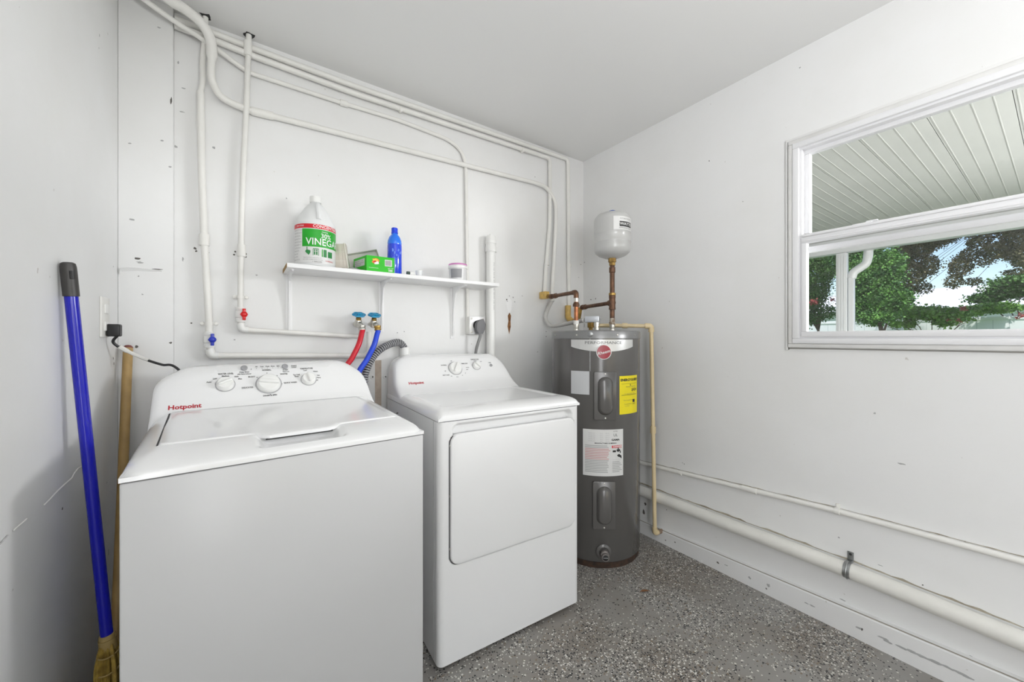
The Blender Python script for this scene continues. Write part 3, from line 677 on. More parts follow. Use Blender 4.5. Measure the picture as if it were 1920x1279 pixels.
# little pictograms: pot, window, tile, pane
def jrect(x0, x1, z0, z1, m): mb.grid(4, 1, lambda u, v: jm(x0+(x1-x0)*u, z0+(z1-z0)*v), m)
GR2 = mat('dark_green_print', (.02, .22, .05), .5)
blob(mb, jm(-.028, .056), (jm(-.020, .056)-jm(-.036, .056)).normalized(), up, .014, .012, (jm(-.028, .056)-Vector((jx, jy, SZ+.056))).normalized(), 3, GR2)
jrect(-.034, -.031, .064, .078, GR2)
for k in range(2): jrect(-.006+.008*k, -.001+.008*k, .046, .060, GR2); jrect(-.006+.008*k, -.001+.008*k, .062, .068, GR2)
jrect(-.009, .012, .070, .073, GR2); jrect(-.010, -.008, .043, .070, GR2); jrect(.010, .012, .043, .070, GR2)
jrect(.024, .028, .04, .072, LABELG); jrect(.031, .044, .040, .072, GR2); jrect(.050, .072, .040, .066, GR2)
GL = mat('grey_small_print', (.30, .30, .30), .6)
mb = text_mb([('dissolves lime', -.030, .034, .0062, 'CENTER', GL), ('and scale stains', -.030, .026, .0062, 'CENTER', GL), ('cuts grime on', .006, .034, .0062, 'CENTER', GL), ('windows and tile', .006, .026, .0062, 'CENTER', GL), ('1 GALLON', .006, .017, .0075, 'CENTER', BLACK), ('WARNING', .058, .024, .008, 'CENTER', LABELR)]
    + [(s_, -.105, .150-.0125*i, .0078, 'LEFT', GL, .9) for i, s_ in enumerate(['Directions for use', 'Dilute with water', 'before cleaning', 'Keep away from', 'children and pets', 'Store upright in', 'a cool dry place', 'Wear gloves', 'Rinse well', 'Net 3.78 L', 'Made in U.S.A.'])], jm, mb)
build('label_print', mb, WHITEINK, lw, flat=True, kind='stuff')

# green carton
gb = thing('green_carton', (.52, 1.87, SZ), 'small bright green carton with barcode and fruit logo, on the shelf before the blue bottle', 'box')
P4 = [(.456, 1.812), (.583, 1.812), (.558, 1.946), (.430, 1.946)]
mb = MB(); mb.prism(P4, 'z', SZ+.0005, SZ+.072, .001); GC = mat('green_carton_card', (.02, .50, .01), .4); gbo = build('carton', mb, GC, gb)
fm = lambda x, y: Vector((.456+x, 1.8112, SZ+y))
mb = MB(); OR = mat('orange_print', (.8, .22, .03), .5); YE = mat('yellow_print', (.85, .6, .08), .5)
blob(mb, fm(.040, .048), ex, up, .018, .013, oy, 5, OR, 14, .0003); blob(mb, fm(.038, .052), ex, up, .014, .009, oy, 8, YE, 14, .0006); blob(mb, fm(.044, .040), ex, up, .012, .009, oy, 11, WHITEINK, 14, .0009); blob(mb, fm(.036, .047), ex, up, .009, .005, oy, 12, LABELR, 14, .0012)
mb.add([fm(.082, .030), fm(.115, .030), fm(.115, .060), fm(.082, .060)], [[0, 1, 2, 3]], WHITEINK)
for k in range(14):
    x = .0845+k*.002; mb.add([fm(x, .033)+oy*.0004, fm(x+(.0009 if k % 3 else .0014), .033)+oy*.0004, fm(x+(.0009 if k % 3 else .0014), .057)+oy*.0004, fm(x, .057)+oy*.0004], [[0, 1, 2, 3]], INK)
mb = text_mb([('NET WT', .095, .020, .007, 'LEFT', WHITEINK), ('500', .098, .010, .013, 'LEFT', WHITEINK, 1, .0004), ('household sheets', .010, .017, .006, 'LEFT', WHITEINK)], lambda x, y: fm(x, y)+oy*.0005, mb)
a = Vector((.430, 1.946, SZ)); b = Vector((.456, 1.812, SZ)); d = (b-a).normalized(); nn = Vector((-.98, -.19, 0))
lm = lambda x, y: a+d*x+up*y+nn*.0008
mb.add([lm(.012, .028), lm(.118, .028), lm(.118, .060), lm(.012, .060)], [[0, 1, 2, 3]], LABELW)
mb = text_mb([('INGREDIENTS  SOAP', .016, .053, .009, 'LEFT', GL, 1.1), ('WATER FRAGRANCE', .016, .043, .009, 'LEFT', GL, 1.1), ('SODIUM SALTS', .016, .034, .009, 'LEFT', GL, 1.1)], lambda x, y: lm(x, y)+nn*.0005, mb)
build('carton_print', mb, WHITEINK, gbo, flat=True, kind='stuff')

# blue bottle
bx, by = .603, 1.872
bb = thing('blue_bottle', (bx, by, SZ), 'blue plastic bottle with screw cap standing behind the green carton', 'bottle')
T = Matrix.Translation((bx, by, SZ))
build('bottle_body', MB().lathe([(.02, 0), (.031, .002), (.034, .010), (.034, .145), (.033, .150)], 32, mtx=T, cap=True), BLUEB, bb)
build('shoulder', MB().lathe([(.033, .1495), (.0338, .156), (.032, .170), (.027, .184), (.020, .195), (.015, .201), (.014, .206)], 32, mtx=T), BLUEL, bb, label='lighter blue empty shoulder')
mb = MB(); mb.lathe([(.010, .204), (.0165, .204), (.0165, .209), (.0155, .211), (.0155, .229), (.013, .232)], 24, mtx=T); build('cap', mb, BLUEB, bb)
bmap = lambda x, y: Vector((bx+.0346*math.cos(cb+.1+x/.034), by+.0346*math.sin(cb+.1+x/.034), SZ+y))
mb = MB(); LB = mat('pale_blue_print', (.10, .22, .80), .4)
for k in range(5): blob(mb, bmap(-.018+.009*k, .118-.012*(k % 3)), Vector((.9, -.2, 0)), up, .005, .008, (bmap(0, 0)-Vector((bx, by, SZ))).normalized(), k+20, LB, 8, .0006)
mb = text_mb([('fresh', -.005, .08, .014, 'CENTER', LB), ('500 ml', .0, .05, .008, 'CENTER', LB)], bmap, mb)
build('bottle_print', mb, LB, bb, flat=True, kind='stuff')

# beige caddy leaning, grey-white tray, flat grey pouch
def open_tray(name, size, loc, rot, m, label, cat, slots=0):
    t = thing(name, loc, label, cat); a, b, c = size; M_ = Matrix.Translation(loc) @ rot
    mb = MB(); w_ = .0025
    mb.box((-a/2, -b/2, 0), (a/2, b/2, w_), .0008, mtx=M_)
    for sx in (-1, 1):
        mb.box((sx*a/2-(w_ if sx > 0 else 0), -b/2, 0), (sx*a/2+(0 if sx > 0 else w_), b/2, c), .0008, mtx=M_)
        mb.box((-a/2, sx*b/2-(w_ if sx > 0 else 0), 0), (a/2, sx*b/2+(0 if sx > 0 else w_), c), .0008, mtx=M_)
    build('tray_shell', mb, m, t)
    if slots:
        mb = MB()
        for k in range(1, slots): mb.box((-a/2+a*k/slots-.001, -b/2, w_), (-a/2+a*k/slots+.001, b/2, c*.9), mtx=M_)
        build('divider', mb, m, t, kind='stuff')
    return t
org = open_tray('plastic_organizer', (.052, .045, .118), (.372, 1.900, SZ+.005), Matrix.Rotation(R(-20), 4, 'Z') @ Matrix.Rotation(R(-5), 4, 'Y'), CREAM, 'beige plastic organizer standing on end just right of the vinegar jug', 'tray', 3)
mb = MB(); mb.box((.0265, -.026, 0), (.031, .026, .122), .0015, mtx=Matrix.Translation((.372, 1.900, SZ+.003)) @ Matrix.Rotation(R(-20), 4, 'Z') @ Matrix.Rotation(R(-9), 4, 'Y'))
for z_ in (.04, .08): mb.box((-.027, -.0235, z_), (.027, -.0225, z_+.002), mtx=Matrix.Translation((.372, 1.900, SZ+.005)) @ Matrix.Rotation(R(-20), 4, 'Z') @ Matrix.Rotation(R(-5), 4, 'Y'))
build('rim', mb, mat('light_beige_plastic', (.74, .71, .64), .5), org, kind='stuff', label='lighter rim')
open_tray('plastic_tray', (.15, .10, .022), (.485, 1.972, SZ+.066), Matrix.Rotation(R(-4), 4, 'Z') @ Matrix.Rotation(R(-16), 4, 'Y') @ Matrix.Rotation(R(76), 4, 'X'), mat('pale_grey_plastic', (.62, .61, .57), .5), 'pale grey tray propped on its side behind the green carton', 'tray')
mb = MB(); q = random.Random(4)
mb.grid(12, 6, lambda u, v: Vector((.338+.115*u, 1.825+.045*v, SZ+.002+.010*math.sin(PI*u)*math.sin(PI*v)+.004*math.sin(9*u+4*v)*math.sin(PI*u))))
mb.grid(12, 6, lambda u, v: Vector((.338+.115*u, 1.825+.045*v, SZ+.001)))
build('plastic_pouch', mb, mat('grey_film', (.33, .35, .34), .25), label='flat crumpled grey plastic pouch between jug and green carton', cat='bag')
# small vial lying down, clear cup, pink-lidded tub
t = thing('small_vial', (.655, 1.83, SZ), 'tiny lying vial with dark cap just right of the blue bottle', 'vial')
build('vial_body', MB().lathe([(.004, 0), (.0095, .001), (.0095, .020), (.004, .022)], 14, mtx=frame((.662, 1.825, SZ+.010), (1, -.1, 0))), PLAS, t)
build('cap', MB().lathe([(.004, -.016), (.009, -.015), (.009, 0), (.004, .001)], 14, mtx=frame((.662, 1.825, SZ+.010), (1, -.1, 0))), mat('dark_green_cap', (.05, .08, .06), .4), t)
mb = MB(); mb.lathe([(.004, .0005), (.016, .001), (.0185, .030), (.0175, .030), (.0155, .003), (.003, .002)], 20, mtx=Matrix.Translation((.716, 1.84, SZ)), cap=False)
build('clear_cup', mb, mat('clear_plastic', (.85, .87, .87), .15, alpha=.45), label='tiny clear plastic cup on the shelf, right of the small vial', cat='cup')
tx, ty = .944, 1.868
t = thing('lidded_tub', (tx, ty, SZ), 'round white tub with pink lid standing at the right of shelf', 'tub')
T = Matrix.Translation((tx, ty, SZ))
build('tub_body', MB().lathe([(.02, 0), (.044, .002), (.049, .070), (.045, .072)], 32, mtx=T), mat('tub_plastic', (.70, .70, .70), .3), t)
build('lid_rim', MB().lathe([(.045, .066), (.052, .066), (.053, .078), (.050, .082), (.04, .082)], 32, mtx=T), PLAS, t)
build('lid', MB().lathe([(.044, .080), (.050, .081), (.050, .088), (.047, .091), (.02, .091)], 32, mtx=T), PINK, t, label='pink lid disc')
ct = math.atan2(-ty, -tx)
mb = MB().grid(14, 1, lambda u, v: Vector((tx+(.0465+.0035*v)*math.cos(ct+R(-50+75*u)), ty+(.0465+.0035*v)*math.sin(ct+R(-50+75*u)), SZ+.014+.046*v))); build('tub_label', mb, mat('grey_tub_label', (.30, .30, .31), .5), t)

# ------------------------------------------------------------------ WASHING MACHINE (local frame)
washer = thing('washing_machine', (-.21, 1.097, 0), 'white top-loading washing machine with three knobs, left and closest to camera', 'washing machine', rz=R(3.1))
WW, WD = .667, .66
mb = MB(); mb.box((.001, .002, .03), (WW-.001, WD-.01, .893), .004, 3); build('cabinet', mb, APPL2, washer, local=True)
mb = MB()
for x in (.06, WW-.06):
    for y in (.06, WD-.06): mb = MB(); mb.lathe([(.018, 0), (.02, .004), (.012, .008), (.008, .04)], 12, mtx=Matrix.Translation((x, y, 0))); build('foot', mb, RUBBER, washer, local=True)
mb = MB(); mb.box((.008, .010, .890), (WW-.008, WD-.02, .9)); build('shadow_gap', mb, DARKGAP, washer, local=True)
def sm(t): t = max(0, min(1, t)); return t*t*(3-2*t)
def deck_h(x, y):
    tx_ = min(1, max(0, min(x, WW-x))/.06); ty_ = min(1, max(0, y)/.12)
    d_ = max(0, 1-((1-tx_)**5+(1-ty_)**5)**.2); f = math.sqrt(1-(1-d_)**2)
    return .905+(.023+.034*max(0, min(1, y/.5)))*f
def pocket(x, y):
    a_ = sm((x-.235)/.035)*sm((.455-x)/.035)*sm((y-.022)/.022)*sm((.112-y)/.02)
    return .026*a_
NX, NY = 110, 110
def gy(v): return WD*(v**1.5)
def gx(u): return WW*(.5-.5*math.cos(PI*u))*.35+WW*u*.65
mb = MB()
mb.grid(NX, NY, lambda u, v: (gx(u), gy(v), deck_h(gx(u), gy(v))-pocket(gx(u), gy(v))))
# skirt all round
def skirt(u0): 
    pts = [(gx(i/NX), 0) for i in range(NX+1)]+[(WW, gy(j/NY)) for j in range(1, NY+1)]+[(gx(i/NX), WD) for i in range(NX-1, -1, -1)]+[(0, gy(j/NY)) for j in range(NY-1, 0, -1)]
    n = len(pts); vv = []
    for x, y in pts: vv += [(x, y, deck_h(x, y)), (x, y, .8955)]
    return vv, [[2*i, 2*i+1, 2*((i+1) % n)+1, 2*((i+1) % n)] for i in range(n)]
mb.add(*skirt(0)); dk = build('top_deck', mb, APPL, washer, local=True, ang=50)
for me_ in (dk.data,):
    bm = bmesh.new(); bm.from_mesh(me_); bmesh.ops.remove_doubles(bm, verts=bm.verts[:], dist=.00005); bm.to_mesh(me_); bm.free(); me_.shade_smooth(); me_.set_sharp_from_angle(angle=R(50))
# lid
def lid_pts(inset=0):
    P_ = [(.050, .128), (.235, .120), (.262, .086), (.425, .086), (.452, .113), (.628, .116), (.615, .300), (.605, .470), (.052, .490), (.048, .30)]
    pts = fillet([Vector((x, y, 0)) for x, y in P_+P_[:2]], .014, 4)[1:]
    return [(p.x, p.y) for p in pts[:-1]]
def ring_mesh(mb, pts, z0, z1, inset):
    cx_ = sum(p[0] for p in pts)/len(pts); cy_ = sum(p[1] for p in pts)/len(pts)
    n = len(pts); vv = []; fs = []
    layers = [(0, z0), (0, z1-.002), (inset, z1)]
    for ins, dz in layers:
        for x, y in pts:
            d_ = Vector((cx_-x, cy_-y)); l = d_.length; k = ins/l if l else 0
            xx, yy = x+d_.x*k, y+d_.y*k; vv.append((xx, yy, deck_h(xx, yy)+dz))
    for L2 in range(2):
        for i in range(n): j = (i+1) % n; fs.append([L2*n+i, L2*n+j, (L2+1)*n+j, (L2+1)*n+i])
    b0 = 2*n
    for ring in range(1, 12):
        for x, y in pts:
            t_ = ring/12; xx, yy = x+(cx_-x)*t_, y+(cy_-y)*t_; vv.append((xx, yy, deck_h(xx, yy)+z1))
        o = (2+ring)*n
        for i in range(n): j = (i+1) % n; fs.append([o-n+i, o-n+j, o+j, o+i])
    vv.append((cx_, cy_, deck_h(cx_, cy_)+z1)); o = 13*n
    for i in range(n): fs.append([o+i, o+(i+1) % n, len(vv)-1])
    mb.add(vv, fs); return mb
lid = build('lid', ring_mesh(MB(), lid_pts(), -.006, .0028, .003), APPL, washer, local=True, ang=50)
# dark gap at lid's left side and in the pocket
mb = MB()
for k in range(10):
    y_a, y_b = .125+.037*k, .125+.037*(k+1)
    mb.add([(.0455, y_a, deck_h(.0455, y_a)+.0006), (.0495, y_a, deck_h(.0495, y_a)+.0006), (.0495, y_b, deck_h(.0495, y_b)+.0006), (.0455, y_b, deck_h(.0455, y_b)+.0006)], [[0, 1, 2, 3]])
build('lid_gap', mb, DARKGAP, washer, local=True, flat=True)
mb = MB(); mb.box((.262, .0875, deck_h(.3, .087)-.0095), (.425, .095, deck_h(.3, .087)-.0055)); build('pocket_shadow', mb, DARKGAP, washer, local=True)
for x in (.604, .627):
    mb = MB(); mb.lathe([(.003, 0), (.0045, .002), (.002, .004)], 8, mtx=Matrix.Translation((x+.006, .47 if x < .61 else .13, deck_h(x, .3)-.004))); build('lid_bumper', mb, DGREY, washer, local=True)
GLM = lambda x, y: Vector((x, y, deck_h(x, y)+.0034))

def dens(pts, d):
    out = [pts[0]]
    for a, b in zip(pts, pts[1:]):
        k = max(1, int((b-a).length/d)) if abs(b.z-a.z) > .004 else 1
        out += [a.lerp(b, (i+1)/k) for i in range(k)]
    return out
def console(mb, outline, yf, yback, rb=.022, cx_=.33):
    """outline = list (x, z) open at the bottom, left to right; yf(z) front face"""
    pts = fillet([Vector((x, 0, z)) for x, z in outline], .035, 5)
    pts = dens(pts, .008)
    n = len(pts); cz_ = .97; vv = []; fs = []
    def lay(ins, yo, back=False):
        for p in pts:
            d_ = Vector((cx_-p.x, 0, 0)); 
            # inset towards the centre line and downwards
            tx2 = (p.x-cx_)/.35; zz = p.z-ins*max(0, (p.z-.94)/.15)**.6; xx = p.x-ins*tx2
            vv.append((xx, (yback if back else min(yf(zz)+yo, yback-.002)), zz))
    lay(rb, 0); lay(rb*.45, .0035); lay(rb*.12, .011); lay(0, .022); lay(0, .05 if yback > .62 else .04); lay(0, 0, True)
    for L2 in range(5):
        for i in range(n-1): fs.append([L2*n+i, L2*n+i+1, (L2+1)*n+i+1, (L2+1)*n+i])
    mb.add(vv, fs)
    # face: strips between mirrored sides, down to the deck
    m_ = 24; vv2 = []; half = n//2
    left = [p for p in pts[:half]]; right = pts[n-half:][::-1]
    f2 = []
    for i in range(half):
        for k in range(m_+1):
            a_, b_ = Vector(vv[i]), Vector(vv[n-1-i]); q_ = a_.lerp(b_, k/m_); vv2.append((q_.x, q_.y, q_.z))
    for i in range(half-1):
        for k in range(m_): f2.append([i*(m_+1)+k, i*(m_+1)+k+1, (i+1)*(m_+1)+k+1, (i+1)*(m_+1)+k])
    if n % 2:
        pass
    mb.add(vv2, f2)
    # back
    b0 = 5*n; vb = [vv[b0+i] for i in range(n)]; mb.add(vb, [list(range(n))])
    return mb
wyf = lambda z: .468+.78*(z-.945)-.03*min(1, max(0, 1-(z-.93)/.05))**2
wout = [(.001, .899), (.0, .985), (.004, 1.050), (.082, 1.094), (.58, 1.099), (.652, 1.047), (.664, .985), (.666, .899)]
cw = build('control_console', console(MB(), wout, wyf, .655), APPL, washer, local=True, ang=50)
bm = bmesh.new(); bm.from_mesh(cw.data); bmesh.ops.remove_doubles(bm, verts=bm.verts[:], dist=.0004); bmesh.ops.recalc_face_normals(bm, faces=bm.faces[:]); bm.to_mesh(cw.data); bm.free(); cw.data.shade_smooth(); cw.data.set_sharp_from_angle(angle=R(50))
nw = Vector((0, -1, .78)).normalized(); tw = Vector((0, .78, 1)).normalized()
def face(x, z, off=.0006): return Vector((x, wyf(z), z))+nw*off
def knob(parent, c, r, n_, tilt, local=True, base=True, dome=False):
    M_ = frame(c, n_, (1, 0, 0)) @ Matrix.Rotation(tilt, 4, 'Z')
    mb = MB()
    mb.lathe([(r*1.03, 0), (r*1.03, .002), (r, .006), (r*.93, .014), (r*.85, .0165), (r*.3, .0165)], 32, mtx=M_)
    k = build('knob', mb, PLAS, parent, local=local)
    mb = MB(); mb.box((-r*.86, -r*.17, .012), (r*.86, r*.17, .026 if not dome else .022), .004, 3, mtx=M_)
    build('knob_grip', mb, PLAS, k, local=local)
    mb = MB(); mb.lathe([(r*1.14, 0), (r*1.14, .0008), (r*1.0, .001)], 32, mtx=M_); build('knob_ring', mb, mat('ring_grey', (.42, .42, .43), .4), k, local=local)
    return k
knob(washer, face(.312, 1.026), .036, nw, R(-10)); knob(washer, face(.186, 1.032), .025, nw, R(25)); knob(washer, face(.442, 1.033), .024, nw, R(100))
BTN = mat('button_grey', (.33, .33, .34), .35)
for x in (.241, .368):
    build('button', MB().lathe([(.009, 0), (.0105, .001), (.0105, .004), (.008, .0055), (.003, .005)], 20, mtx=frame(face(x, 1.083), nw)), BTN, washer, local=True, label='grey round push button')
wm = lambda x, z: face(x, z, .0008)
its = [('WATER LEVEL', .188, 1.067, .0070, 'CENTER'), ('Medium', .187, 1.0595, .0065, 'CENTER'), ('Low', .158, 1.053, .0065, 'CENTER'), ('Auto', .142, 1.043, .0065, 'CENTER'), ('High', .218, 1.056, .0065, 'CENTER'), ('Max', .228, 1.048, .0065, 'CENTER'),
       ('NORMAL', .309, 1.0735, .0068, 'CENTER'), ('BULKY', .262, 1.053, .0068, 'CENTER'), ('WHITES', .362, 1.057, .0068, 'CENTER'), ('DELICATES', .248, 1.018, .0068, 'CENTER'), ('QUICK WASH', .380, 1.026, .0068, 'CENTER'), ('DRAIN & SPIN', .313, .988, .0068, 'CENTER'),
       ('TEMPERATURE', .440, 1.073, .0068, 'CENTER'), ('Cool', .434, 1.0665, .006, 'CENTER'), ('Tap Cold', .403, 1.052, .006, 'CENTER'), ('Rinse', .403, 1.046, .006, 'CENTER'), ('Warm', .470, 1.061, .006, 'CENTER'), ('Hot', .478, 1.046, .006, 'CENTER'), ('Heavy', .478, 1.038, .006, 'CENTER'), ('Soil', .470, 1.029, .006, 'CENTER'),
       ('Deep Rinse', .241, 1.0700, .0062, 'CENTER'), ('with Fabric Softener', .241, 1.0635, .005, 'CENTER'), ('START', .369, 1.0715, .0062, 'CENTER'), ('Hold 3 sec', .370, 1.0655, .005, 'CENTER'), ('Control', .398, 1.0855, .0055, 'CENTER'), ('Locked', .398, 1.080, .0055, 'CENTER')]
its += [(s_, .278+.017*i, 1.0865, .0055, 'CENTER') for i, s_ in enumerate(('Fill', 'Soak', 'Wash', 'Rinse', 'Spin'))]
its += [('.', x, z+.003, .022, 'CENTER') for x, z in ((.309, 1.0655), (.278, 1.052), (.340, 1.055), (.272, 1.024), (.353, 1.026), (.314, .993), (.262, 1.0815))]+[('.', .278+.017*i, 1.084, .014, 'CENTER') for i in range(5)]
build('console_lettering', text_mb([i+(None, 1, .00022) for i in its], wm), INK, cw, local=True, flat=True, kind='stuff')
build('brand_lettering', text_mb([('Hotpoint', .042, .974, .0165, 'LEFT', None, 1.32, .0005)], lambda x, y: face(x, y, .0009)), REDINK, cw, local=True, flat=True, kind='stuff')

# power cord with outlet on the left wall
ol = thing('wall_outlet', onX(194, 598, XL), 'narrow white outlet plate on left wall beside washer', 'outlet')
mb = MB(); mb.box((XL, 1.752, 1.195), (XL+.006, 1.838, 1.325), .002); build('cover_plate', mb, PIPEW, ol)
for z_ in (1.215, 1.272): mb = MB(); mb.box((XL+.005, 1.775, z_), (XL+.010, 1.815, z_+.03), .002); build('receptacle', mb, PLAS, ol)
pg = thing('washer_plug', (XL+.02, 1.80, 1.21), 'black angled plug in left wall outlet with cord running behind washer', 'plug')
mb = MB(); mb.box((XL+.008, 1.785, 1.197), (XL+.040, 1.822, 1.238), .005, 3); build('plug_body', mb, RUBBER, pg)
q0 = onY(211, 632, 1.81)
cpts = catmull([(XL+.030, 1.81, 1.20), onY(212, 640, 1.815), onY(220, 649, 1.82), onY(240, 660, 1.83), onY(262, 670, 1.83), onY(278, 676, 1.82), onY(304, 684, 1.81), onY(331, 690, 1.80), (-.12, 1.79, .98)], 8)
n_ = len(cpts)
build('power_cord', MB().tube(cpts, .0042, 8), RUBBER, pg)
mb = MB(); seg_ = [i for i in range(n_) if 17 <= i <= 40]
mb.tube([cpts[i]+Vector((.001, 0, .001)) for i in seg_], .0068, 8, radii=[.0075 if i < 24 else .0058 for i in seg_]); build('cord_wrap', mb, mat('white_tape', (.72, .71, .68), .5), pg, label='white tape wrap round the cord')

# wooden handle and blue broom leaning in the left gap
wa = onX(236, 657, -.352); 
top = Vector((-.345, 1.935, 1.155)); bot = Vector((-.322, 1.615, .0))
t = thing('wooden_pole', bot, 'bare wooden pole standing in the gap behind the blue broom', 'pole')
build('shaft', MB().tube([bot+Vector((0, 0, .002)), top], .0135, 16), WOOD, t)
build('pole_tip', MB().lathe([(.0135, 0), (.0135, .004), (.009, .010), (.003, .012)], 12, mtx=frame(top, top-bot)), mat('red_brown_tip', (.18, .05, .04), .5), t)
bt = onX(127, 492, -.362); bp_ = onX(201, 1197, -.302)
t = thing('broom', (bp_.x+.01, bp_.y, 0), 'corn broom with long bright blue handle and dark grey grip leaning on left wall', 'broom')
dr = (bt-bp_).normalized(); g0 = onX(136, 556, -.358)
gl = (g0-bt).length
build('handle', MB().tube([bp_, bt-dr*gl*.8], .0128, 18), BLUEP, t)
ax_ = dr
mb = MB(); mb.lathe([(.0130, 0), (.0150, .001), (.0150, gl*.7), (.0148, gl-.012), (.0135, gl-.003), (.009, gl)], 20, mtx=frame(bt-dr*gl, dr)); gr_ = build('grip', mb, DGREY, t)
gc = bt-dr*.032+Vector((.0145*.55, -.0145*.85, 0))
build('hanging_hole', MB().tube([gc-dr*.010, gc+dr*.010], .0048, 10), BLACK, gr_)
pb = bp_
mb = MB(); mb.lathe([(.013, -.012), (.015, -.01), (.0165, .008), (.0145, .012), (.010, .014)], 14, mtx=frame(pb, dr)); mb.tube([pb+Vector((0, 0, .0)), pb-Vector((-.002, .0, .03))], .018, 12); build('binding', mb, mat('binding_tan', (.38, .27, .10), .6), t)
mb = MB(); q = random.Random(3)
for k in range(170):
    a_ = q.uniform(-1, 1); b_ = q.uniform(-1, 1)
    s0 = pb+Vector((.013*b_, .014*a_, -.012)); s1 = pb+Vector((.004+.024*b_, .045*a_, -.10)); s2 = Vector((pb.x+.006+.026*b_, pb.y+.10*a_+.0, .012+q.uniform(0, .02)))
    mb.tube([s0, s0.lerp(s1, .5)+Vector((.004*b_, .006*a_, 0)), s1, s1.lerp(s2, .5), s2], .0016+q.random()*.0009, 4)
build('bristle', mb, STRAW, t, kind='stuff')
mb = MB()
for zz, rr_ in ((-.035, .021), (-.075, .0255)):
    ring = [pb+Vector((.003+(rr_)*math.cos(2*PI*k/20), (rr_*1.6)*math.sin(2*PI*k/20), zz)) for k in range(20)]; mb.tube(ring, .002, 6, closed=True)
build('stitching', mb, mat('binding_tan', (.3, .2, .1)), t)

# ------------------------------------------------------------------ DRYER (local frame)
dryer = thing('clothes_dryer', (.562, 1.263, 0), 'white clothes dryer with large square door, between washer and water heater', 'dryer', rz=R(-2.3))
DW, DD = .662, .68
DOOR = (.044, .632, .372, .846); rc = .035
def rr_sdf(x, z, b, r):
    cx_, cz_ = (b[0]+b[1])/2, (b[2]+b[3])/2; hx, hz = (b[1]-b[0])/2-r, (b[3]-b[2])/2-r
    dx_, dz_ = abs(x-cx_)-hx, abs(z-cz_)-hz
    return math.hypot(max(dx_, 0), max(dz_, 0))+min(max(dx_, dz_), 0)-r
def front_y(x, z):
    y = 0.0
    rr_ = .022; e = min(x, DW-x)
    if e < rr_: y += rr_-math.sqrt(max(0, rr_*rr_-(rr_-e)**2))
    g = rr_sdf(x, z, (.052, .622, .80, .884), .03)     # hand recess over the door
    if z > .79: y += .024*sm(-g/.014)*sm((.892-z)/.01)
    d_ = rr_sdf(x, z, DOOR, rc)
    if z < .84: y += .010*sm(-(d_-.004)/.004)
    return y
mb = MB(); nx_, nz_ = 130, 190
xs_ = sorted(set([.0, .001, .0025, .005, .008, .012, .017, .022]+[DW-v for v in (.0, .001, .0025, .005, .008, .012, .017, .022)]+[.022+(DW-.044)*i/110 for i in range(111)]))
zs_ = [.022+(.892-.022)*i/nz_ for i in range(nz_+1)]
def dfn(x, z): return (x, front_y(x, z), z)
vv = [dfn(x, z) for z in zs_ for x in xs_]; nxx = len(xs_)
mb.add(vv, [[j*nxx+i, j*nxx+i+1, (j+1)*nxx+i+1, (j+1)*nxx+i] for j in range(nz_) for i in range(nxx-1)])
for x in (0, DW): mb.add([(x, .022, .022), (x, DD, .022), (x, DD, .892), (x, .022, .892)], [[0, 1, 2, 3]])
mb.add([(0, DD, .022), (DW, DD, .022), (DW, DD, .892), (0, DD, .892)], [[0, 1, 2, 3]])
mb.add([(0, .022, .022), (0, DD, .022), (DW, DD, .022), (DW, .022, .022), (.02, .0, .022), (DW-.02, 0, .022)], [[0, 1, 2, 3, 5, 4]])
mb.add([(0, .022, .892), (0, DD, .892), (DW, DD, .892), (DW, .022, .892)], [[0, 1, 2, 3]])
build('cabinet', mb, APPL3, dryer, local=True, ang=40)
mb = MB(); mb.box((.022, .0235, .05), (.0235, .026, .88)); mb.box((-.0008, .046, .03), (0, .0475, .89)); build('panel_seam', mb, mat('seam_grey', (.40, .40, .40), .5), dryer, local=True)
for x in (.06, DW-.06):
    for y in (.06, DD-.06): mb = MB(); mb.lathe([(.016, 0), (.018, .004), (.012, .008), (.008, .03)], 12, mtx=Matrix.Translation((x, y, 0))); build('foot', mb, RUBBER, dryer, local=True)
mb = MB(); mb.box((.01, .012, .889), (DW-.01, DD-.02, .8965)); build('shadow_gap', mb, DARKGAP, dryer, local=True)
# door
def rr_pts(b, r, n=6):
    out = []
    for cx_, cz_, a0 in ((b[1]-r, b[3]-r, 0), (b[0]+r, b[3]-r, 90), (b[0]+r, b[2]+r, 180), (b[1]-r, b[2]+r, 270)):
        for k in range(n+1): a_ = R(a0+90*k/n); out.append((cx_+r*math.cos(a_), cz_+r*math.sin(a_)))
    return out
mb = MB(); mb.prism(rr_pts((DOOR[0]+.001, DOOR[1]-.001, DOOR[2]+.001, DOOR[3]-.001), rc), 'y', -.008, .012, .005, seg=3)
door = build('door', mb, APPL3, dryer, local=True)
mb = MB(); mb.prism(rr_pts((DOOR[0]-.003, DOOR[1]+.0005, DOOR[2]-.0025, DOOR[3]-.004), rc), 'y', .002, .0095); build('door_gap', mb, mat('gap_grey', (.12, .12, .12), .6), dryer, local=True)
mb = MB()
for z in (.80, .62, .43): mb.box((DOOR[0]-.0015, -.003, z), (DOOR[0]+.003, .004, z+.008), .001)
build('hinge_pin', mb, CHROME, door, local=True, kind='stuff')
